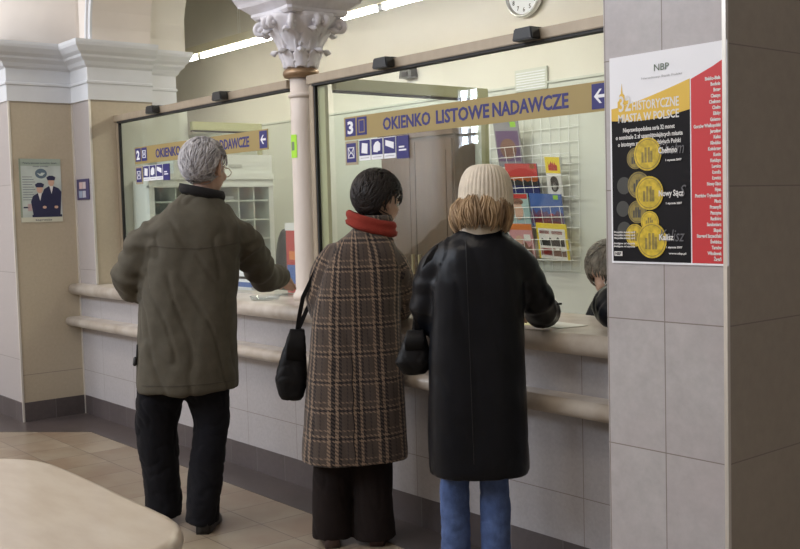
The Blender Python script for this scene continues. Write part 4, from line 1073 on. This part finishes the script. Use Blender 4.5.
for q in (-1, 1):
    tube(bm, [(q*.084, -.015, .012), (q*.080, .05, .008), (q*.060, .098, .004)], .0018, 6)
    tube(bm, [(q*(.034+.024*math.cos(a)), .102, .0+.018*math.sin(a)) for a in [2*PI*k/20 for k in range(21)]], .0016, 6)
tube(bm, [(-.012, .104, .004), (.012, .104, .004)], .0016, 6)
bm.transform(Tm); link('glasses', bm, mat('glasses_metal', (.75, .7, .6), .2, metal=.8), man, True)

# --- the woman in the plaid coat
w1, T1 = person((-3.57, 2.6, 0), math.radians(143.93-90), 'dark-haired woman in a brown plaid wool coat with a red scarf',
    ((.170, .015, 1.484), -52, -16, 1.0), ([(.12, .0, 1.30), (.145, .005, 1.36), (.165, .005, 1.43)], [.055, .048, .048]),
    [(.70, .05, 0, .16, .11), (.88, .05, 0, .13, .09), (1.02, .06, 0, .13, .09), (1.15, .085, 0, .135, .09), (1.26, .10, 0, .13, .075), (1.32, .12, 0, .06, .05)],
    [([(-.02, 0, 1.24), (-.08, .06, 1.02), (.0, .26, 1.0)], [.042, .035, .025]), ([(.215, .0, 1.23), (.26, .08, 1.02), (.16, .25, 1.0)], [.042, .035, .025])],
    [([(-.01, .01, .74), (-.06, .02, .42), (-.065, .02, .07)], [.075, .05, .035]), ([(.11, .01, .74), (.115, .0, .42), (.12, .0, .07)], [.075, .05, .035])],
    [dict(w_=(.0, .27, 1.0), d=(.4, .9, .0), nrm=(0, 0, 1), side=(1, -.3, 0), s=.9, curl=.6), dict(w_=(.155, .26, 1.0), d=(-.6, .75, .0), nrm=(0, 0, 1), side=(-1, -.2, 0), s=.9, curl=.6)],
    [(-.065, .09, .035), (.12, .07, .035)])
L2 = [(V3((-.035, 0, 1.26)), V3((-.095, .04, 1.05)), .085), (V3((-.095, .05, 1.04)), V3((0, .25, 1.0)), .08), (V3((.225, .0, 1.24)), V3((.268, .08, 1.03)), .075), (V3((.268, .09, 1.03)), V3((.17, .24, 1.0)), .075)]
bm = bmesh.new()
loft(bm, [(.375, .037, 0, .231, .165), (.395, .037, 0, .232, .168), (.55, .042, 0, .222, .16), (.72, .049, 0, .210, .15), (.86, .055, 0, .198, .142), (1.0, .062, 0, .188, .138), (1.12, .076, 0, .178, .132), (1.21, .09, -.003, .168, .122), (1.27, .098, -.006, .155, .108), (1.315, .108, -.008, .12, .09), (1.35, .12, -.006, .085, .072), (1.385, .135, 0, .066, .062)], pw=2.5)
tube(bm, [(-.02, 0, 1.245), (-.055, .01, 1.19), (-.095, .03, 1.07), (-.09, .08, 1.02), (-.01, .23, 1.0)], [.07, .073, .066, .06, .045], 16)
tube(bm, [(.205, 0, 1.23), (.24, .01, 1.18), (.268, .06, 1.06), (.26, .11, 1.015), (.17, .24, 1.0)], [.068, .07, .064, .062, .048], 16)
me = fuse(bm, .009, 6); folds(me, .0055, (6, 6, 1.2), 21, L2, .5); weave(me, .06, L2)
coat = put('coat', me, M['plaid'], w1)
bpy.context.view_layer.update()
# a half belt with back pleat seam
seam(coat, [(.035+.003*math.sin(k), .40+.46*k/24) for k in range(25)], .002, M['collar'], 'back_seam')
bm = bmesh.new(); rows = []
for i in range(41):
    q = i/40; a = math.radians(-250+300*q); rr = .092+.004*math.sin(q*19); zz = 1.388+.004*math.sin(q*9)
    rows.append([bm.verts.new((.135+(rr+o_)*1.08*math.cos(a), (rr+o_)*.9*math.sin(a), zz+h-.028*math.cos(a))) for o_, h in ((-.002, -.036), (.010, -.028), (.013, -.012), (.004, -.004+.004*math.sin(q*23)), (.010, .010), (.008, .024), (-.002, .032), (-.012, .03), (-.012, -.03))])
for a, b_ in zip(rows, rows[1:]):
    for k in range(9):
        f = bm.faces.new((a[k], a[(k+1) % 9], b_[(k+1) % 9], b_[k])); f.smooth = True
bm.faces.new(rows[0]); bm.faces.new(rows[-1][::-1])

tag(link('scarf', bm, M['scarf'], w1, True), 'red knitted scarf')
bm = bmesh.new(); rows = []
for i in range(31):
    a = math.radians(-235+290*i/30)
    rows.append([bm.verts.new((.145+(rr)*math.cos(a), .004+rr*.95*math.sin(a), z)) for rr, z in ((.082, 1.385), (.086, 1.405), (.080, 1.425), (.072, 1.42), (.072, 1.38))])
for a, b_ in zip(rows, rows[1:]):
    for k in range(5):
        f = bm.faces.new((a[k], a[(k+1) % 5], b_[(k+1) % 5], b_[k])); f.smooth = True
bm.faces.new(rows[0]); bm.faces.new(rows[-1][::-1])
me = bpy.data.meshes.new('coat_collar'); bmesh.ops.recalc_face_normals(bm, faces=bm.faces); bm.to_mesh(me); bm.free(); weave(me, .1); put('coat_collar', me, M['plaid'], coat)
bm = bmesh.new()
tube(bm, [(.0, .0, .72), (-.045, .01, .45), (-.068, .015, .2), (-.070, .015, .03)], [.10, .092, .082, .088], 18, tight=True)
tube(bm, [(.10, .0, .72), (.112, .0, .45), (.116, .0, .2), (.118, .0, .025)], [.10, .092, .086, .092], 18, tight=True)
loft(bm, [(.6, .05, 0, .14, .10), (.8, .05, 0, .13, .095)])
me = fuse(bm, .009, 4); folds(me, .006, (10, 10, 2), 31); put('trousers', me, M['trousers_brown'], w1)
shoe(w1, (-.068, -.06, 0), 8, M['shoe_brown'], .24); shoe(w1, (.118, -.06, 0), -8, M['shoe_brown'], .24)
DH = mat('dark_hair', (.018, .013, .012), .45, noise_amt=.5, nscale=40, spec=.4)
hair_cap(T1, (0, -.016, .026), (.092, .112, .106), lambda v: (v.z > .05 and v.y < .085) or (v.y < -.002 and v.z > -.080 and not (abs(v.x) > .060 and v.y > -.038 and v.z < .020)), .06, 9, 700, .055, .0042, lambda p: (p.x*.2, -.5, -1.0 if p.y < 0 else -.1), mm=DH, parent=w1, jitter=.4)

# --- the woman in the black leather coat and knitted hat
w2, T2 = person((-2.73, 2.6, 0), math.radians(136.4-90), 'woman in a black leather coat, blue jeans and beige knitted hat',
    ((.043, .02, 1.465), -14, -14, 1.0), ([(.01, .0, 1.30), (.02, .005, 1.36), (.035, .01, 1.42)], [.055, .048, .048]),
    [(.72, .0, 0, .14, .10), (.9, .0, 0, .12, .09), (1.05, .0, 0, .125, .09), (1.18, .005, 0, .14, .09), (1.28, .01, 0, .13, .07), (1.33, .015, 0, .06, .05)],
    [([(-.11, 0, 1.24), (-.17, .045, 1.06), (-.06, .18, 1.01)], [.038, .03, .022]), ([(.14, .0, 1.25), (.235, .12, 1.05), (.265, .26, 1.035)], [.042, .035, .025])],
    [([(-.075, .01, .76), (-.095, .0, .42), (-.096, .0, .08)], [.06, .036, .028]), ([(.045, .01, .76), (.051, .0, .42), (.050, .0, .08)], [.06, .036, .028])],
    [dict(w_=(-.06, .21, 1.0), d=(.8, .5, .0), nrm=(0, 0, 1), side=(1, -.3, 0), s=.9, curl=.6), dict(w_=(.262, .27, 1.03), d=(-.45, .85, -.05), nrm=(0, 0, 1), side=(-1, -.2, 0), s=.9, curl=.7)],
    [(-.09, .07, .035), (.05, .07, .035)])
L3 = [(V3((-.14, 0, 1.27)), V3((-.195, .03, 1.06)), .085), (V3((-.195, .04, 1.05)), V3((-.1, .2, 1.0)), .08), (V3((.15, .0, 1.27)), V3((.24, .12, 1.07)), .08), (V3((.24, .12, 1.07)), V3((.265, .24, 1.035)), .08)]
bm = bmesh.new()
loft(bm, [(.47, -.008, 0, .188, .145), (.50, -.008, 0, .19, .148), (.7, -.008, 0, .186, .142), (.9, -.006, 0, .178, .135), (1.05, .0, 0, .170, .130), (1.18, .003, 0, .172, .126), (1.26, .005, -.003, .158, .110), (1.305, .008, -.005, .145, .095), (1.34, .012, -.003, .118, .078), (1.372, .018, 0, .078, .064)], pw=2.5)
tube(bm, [(-.11, 0, 1.265), (-.155, .01, 1.21), (-.19, .03, 1.08), (-.185, .07, 1.03), (-.07, .19, 1.0)], [.068, .07, .062, .058, .045], 16)
tube(bm, [(.115, 0, 1.265), (.165, .02, 1.21), (.225, .10, 1.09), (.24, .14, 1.05), (.262, .25, 1.035)], [.07, .072, .068, .066, .058], 16)
me = fuse(bm, .009, 6); folds(me, .006, (6, 6, 1.3), 43, L3, .8)
lc = put('coat', me, M['leather'], w2); tag(lc, 'long black leather coat')
bpy.context.view_layer.update()
seam(lc, [(-.035+.012*k/24, 1.335-.8*k/24) for k in range(25)], .0012, M['black'], 'back_seam')
bm = bmesh.new(); tube(bm, [(.254, .215, 1.037), (.262, .25, 1.035)], .063, 20)
box(bm, (.285, .2, 1.065), (.325, .215, 1.072)); link('cuff_strap', bm, M['bag'], lc, True)
bm = bmesh.new()
tube(bm, [(-.065, .0, .74), (-.094, .0, .45), (-.096, .0, .2), (-.094, .0, .03)], [.085, .058, .056, .064], 18, tight=True)
tube(bm, [(.035, .0, .74), (.050, .0, .45), (.050, .0, .2), (.048, .0, .03)], [.085, .058, .057, .064], 18, tight=True)
loft(bm, [(.68, -.015, 0, .14, .10), (.82, -.015, 0, .13, .095)])
me = fuse(bm, .009, 4); folds(me, .005, (9, 9, 8), 51); put('jeans', me, M['jeans'], w2)
shoe(w2, (-.092, -.06, 0), 6, M['shoe'], .25); shoe(w2, (.046, -.06, 0), -8, M['shoe'], .25)
# hat: ribbed knit dome pulled over the skull
bm = bmesh.new(); prof = []
for k in range(24):
    q = k/23; a = q*PI/2; prof.append((max(.002, .100*math.cos(a)**.52), -.018+.128*math.sin(a)**.95))
prof = [(.090, -.055), (.099, -.048), (.101, -.03)] + prof
def rib(u, z): return 1+.030*abs(math.cos(PI*u*40))-.015+(.004*math.sin(u*23))
lathe(bm, prof, (0, 0), 240, mod=rib)
bm.transform(T2 @ Matrix.Translation((0, -.018, .022)) @ Matrix.Rotation(math.radians(8), 4, 'X') @ Matrix.Diagonal((.99, 1.06, 1, 1)))
tag(link('knitted_hat', bm, M['knit'], w2, True), 'beige ribbed knitted hat')
# wavy hair under the hat
WH = mat('light_brown_hair', (.40, .28, .165), .55, noise_amt=.5, nscale=26, nstretch=(1, 1, .3), dark=(.12, .072, .04), spec=.3)
bm = bmesh.new(); rnd = random.Random(4)
for k in range(900):
    a = math.radians(rnd.uniform(-200, 20)); rr = rnd.uniform(.070, .088); x = rr*math.cos(a); y_ = -.02+rr*1.12*math.sin(a)
    z = -.012+rnd.uniform(-.012, .02); ln = rnd.uniform(.075, .102); clump = round(a*5)/5; ph = clump*9+rnd.uniform(-.4, .4); pts = []
    lf = max(0, -math.cos(a)); bulge = .014+.016*lf+rnd.uniform(-.004, .006)
    for j in range(9):
        q = j/8; out = bulge*math.sin(PI*min(1, q*.95))+.012*lf*q
        wv = .006*math.sin(ph+q*5.5)
        pts.append((x+out*math.cos(a)-wv*math.sin(a), y_+out*math.sin(a)+wv*math.cos(a), z-ln*q+.004*math.sin(ph)))
    tube(bm, pts, [.0016+.0018*math.sin(PI*(j+.5)/9) for j in range(9)], 4)
ell(bm, (0, -.022, -.045), (.082, .094, .055))
bm.transform(T2); link('hair', bm, WH, w2, True)
bm = bmesh.new(); rows = []
for i in range(31):
    a = math.radians(-225+270*i/30)
    rows.append([bm.verts.new((.02+rr*math.cos(a), .004+rr*.95*math.sin(a), z)) for rr, z in ((.078, 1.335), (.086, 1.36), (.082, 1.385), (.07, 1.38), (.066, 1.335))])
for a, b_ in zip(rows, rows[1:]):
    for k in range(5):
        f = bm.faces.new((a[k], a[(k+1) % 5], b_[(k+1) % 5], b_[k])); f.smooth = True
bm.faces.new(rows[0]); bm.faces.new(rows[-1][::-1]); tag(link('scarf', bm, M['knit'], w2, True), 'pale beige scarf edge above the collar')

# --- the clerk's customer side figure behind the glass near the pillar
cl, T3 = person((-2.77, 3.42, 0), math.radians(180), 'grey-haired person in a black leather jacket bowed over the counter, half hidden by the pillar',
    ((.0, .02, 1.165), 58, -35, 1.0), ([(0, -.12, 1.02), (0, -.06, 1.06), (.01, -.02, 1.11)], [.055, .048, .048]),
    [(.50, 0, -.20, .15, .11), (.7, 0, -.18, .14, .10), (.88, 0, -.14, .16, .10), (.98, 0, -.11, .15, .08), (1.03, 0, -.10, .07, .05)],
    [([(-.14, -.08, .98), (-.27, .16, 1.03), (-.36, .38, 1.02)], [.042, .035, .025]), ([(.13, -.09, .98), (.15, -.02, .75), (.07, .09, .62)], [.042, .035, .025])],
    [([(-.08, -.2, .5), (-.09, .0, .50), (-.09, .0, .08)], [.075, .055, .035]), ([(.08, -.2, .5), (.09, .0, .50), (.09, .0, .08)], [.075, .055, .035])],
    [dict(w_=(-.37, .39, 1.015), d=(-.95, .2, -.1), nrm=(0, 0, 1), side=(1, -.3, 0), s=.9, curl=.6), dict(w_=(.07, .09, .62), d=(-.8, .4, -.25), nrm=(0, 0, 1), side=(-.2, 1, 0), s=.9, curl=.7)],
    [(-.09, .07, .035), (.09, .07, .035)])
bm = bmesh.new()
loft(bm, [(.385, 0, -.20, .18, .14), (.7, 0, -.18, .17, .13), (.88, 0, -.14, .18, .125), (.97, 0, -.12, .165, .11), (1.03, 0, -.10, .10, .08), (1.06, 0, -.09, .07, .065)])
tube(bm, [(.12, -.09, .98), (.15, -.07, .9), (.16, -.02, .75), (.09, .06, .64)], [.068, .07, .06, .05], 16)
tube(bm, [(-.12, -.08, .99), (-.21, .06, 1.06), (-.285, .28, 1.085), (-.315, .38, 1.06), (-.34, .41, 1.04)], [.08, .088, .092, .085, .06], 16)
me = fuse(bm, .009, 5); folds(me, .008, (9, 9, 6), 63); put('jacket', me, M['leather'], cl)
bm = bmesh.new()
tube(bm, [(-.08, -.2, .5), (-.09, .0, .5), (-.09, .01, .3), (-.09, .01, .04)], [.09, .08, .065, .06], 14); tube(bm, [(.08, -.2, .5), (.09, .0, .5), (.09, .01, .3), (.09, .01, .04)], [.09, .08, .065, .06], 14)
put('trousers', fuse(bm, .01, 4), M['trousers_black'], cl); shoe(cl, (-.09, -.04, 0), 0, M['shoe'], .25); shoe(cl, (.09, -.04, 0), 0, M['shoe'], .25)
GB = mat('grey_brown_hair', (.16, .13, .105), .5, noise_amt=.5, nscale=40, dark=(.05, .042, .035))
hair_cap(T3, (0, -.012, .024), (.090, .108, .100), lambda v: (v.z > .05 and v.y < .085) or (v.y < .0 and v.z > -.085), .04, 15, 600, .05, .0042, lambda p: (p.x*.6, .5 if p.y > 0 else -.3, -.9), mm=GB, parent=cl, jitter=.25)
st = empty('office_stool', (-2.77, 3.62, -.0), label='plain office stool under the bowed person behind the counter', cat='stool')
bm = bmesh.new(); lathe(bm, [(.17, .34), (.18, .35), (.18, .36), (.165, .365)], seg=28); link('seat', bm, M['black'], st, True)
bm = bmesh.new(); lathe(bm, [(.17, .0), (.16, .02), (.03, .035), (.025, .34)], seg=24); link('stool_foot', bm, M['black'], st, True)

# --- bags
def bag(name, loc, rz, wd, dp, ht, label, straps, slouch=.02, tilt=0):
    t = empty(name, loc, rz, label=label, cat='bag'); t.rotation_euler = (0, math.radians(tilt), rz)
    bm = bmesh.new(); loft(bm, [(-ht, 0, 0, wd*.34, dp*.36), (-ht+.02, 0, 0, wd*.46, dp*.5), (-ht*.72, -.004, 0, wd*.5+slouch*.5, dp*.56), (-ht*.35, 0, 0, wd*.42, dp*.42), (0, .006, 0, wd*.26, dp*.18)], pw=2.8)
    me = fuse(bm, .006, 3); folds(me, .004, (14, 14, 9), 5); put('bag_body', me, M['bag'], t)
    bm = bmesh.new(); loft(bm, [(-ht*.42, 0, -dp*.43, wd*.30, .007), (-ht*.2, 0, -dp*.34, wd*.32, .008), (.0, .004, -dp*.18, wd*.25, .008)], pw=4); link('flap', bm, M['bag'], t, True)
    strap(t, straps, .018, M['bag'])
    return t
# hanging bags: placed in each owner's frame
def wl(o, p):
    c, s_ = math.cos(o.rotation_euler.z), math.sin(o.rotation_euler.z); return (o.location.x+p[0]*c-p[1]*s_, o.location.y+p[0]*s_+p[1]*c, p[2])
bag('shoulder_bag', wl(w1, (-.20, .02, .945)), math.radians(53.93+10), .125, .085, .31, 'black shoulder bag hanging at the left hip of the woman in plaid',
    [(.005, 0, -.02), (.01, -.01, .06), (.015, -.04, .14), (.055, -.06, .25), (.10, -.085, .325), (.15, -.07, .37), (.18, .0, .385), (.20, .06, .38), (.13, .09, .25), (.05, .06, .08), (.01, .03, -.02)], tilt=6)
bag('shoulder_bag', wl(w2, (-.235, .03, 1.0)), math.radians(46.4+5), .12, .09, .165, 'small black leather bag hanging behind the elbow of the woman in leather',
    [(.01, 0, -.01), (.012, -.02, .08), (.02, -.05, .18), (.06, -.09, .27), (.09, -.085, .305), (.115, -.05, .322), (.12, .02, .315), (.07, .07, .25), (.01, .05, .05), (.0, .02, -.01)])
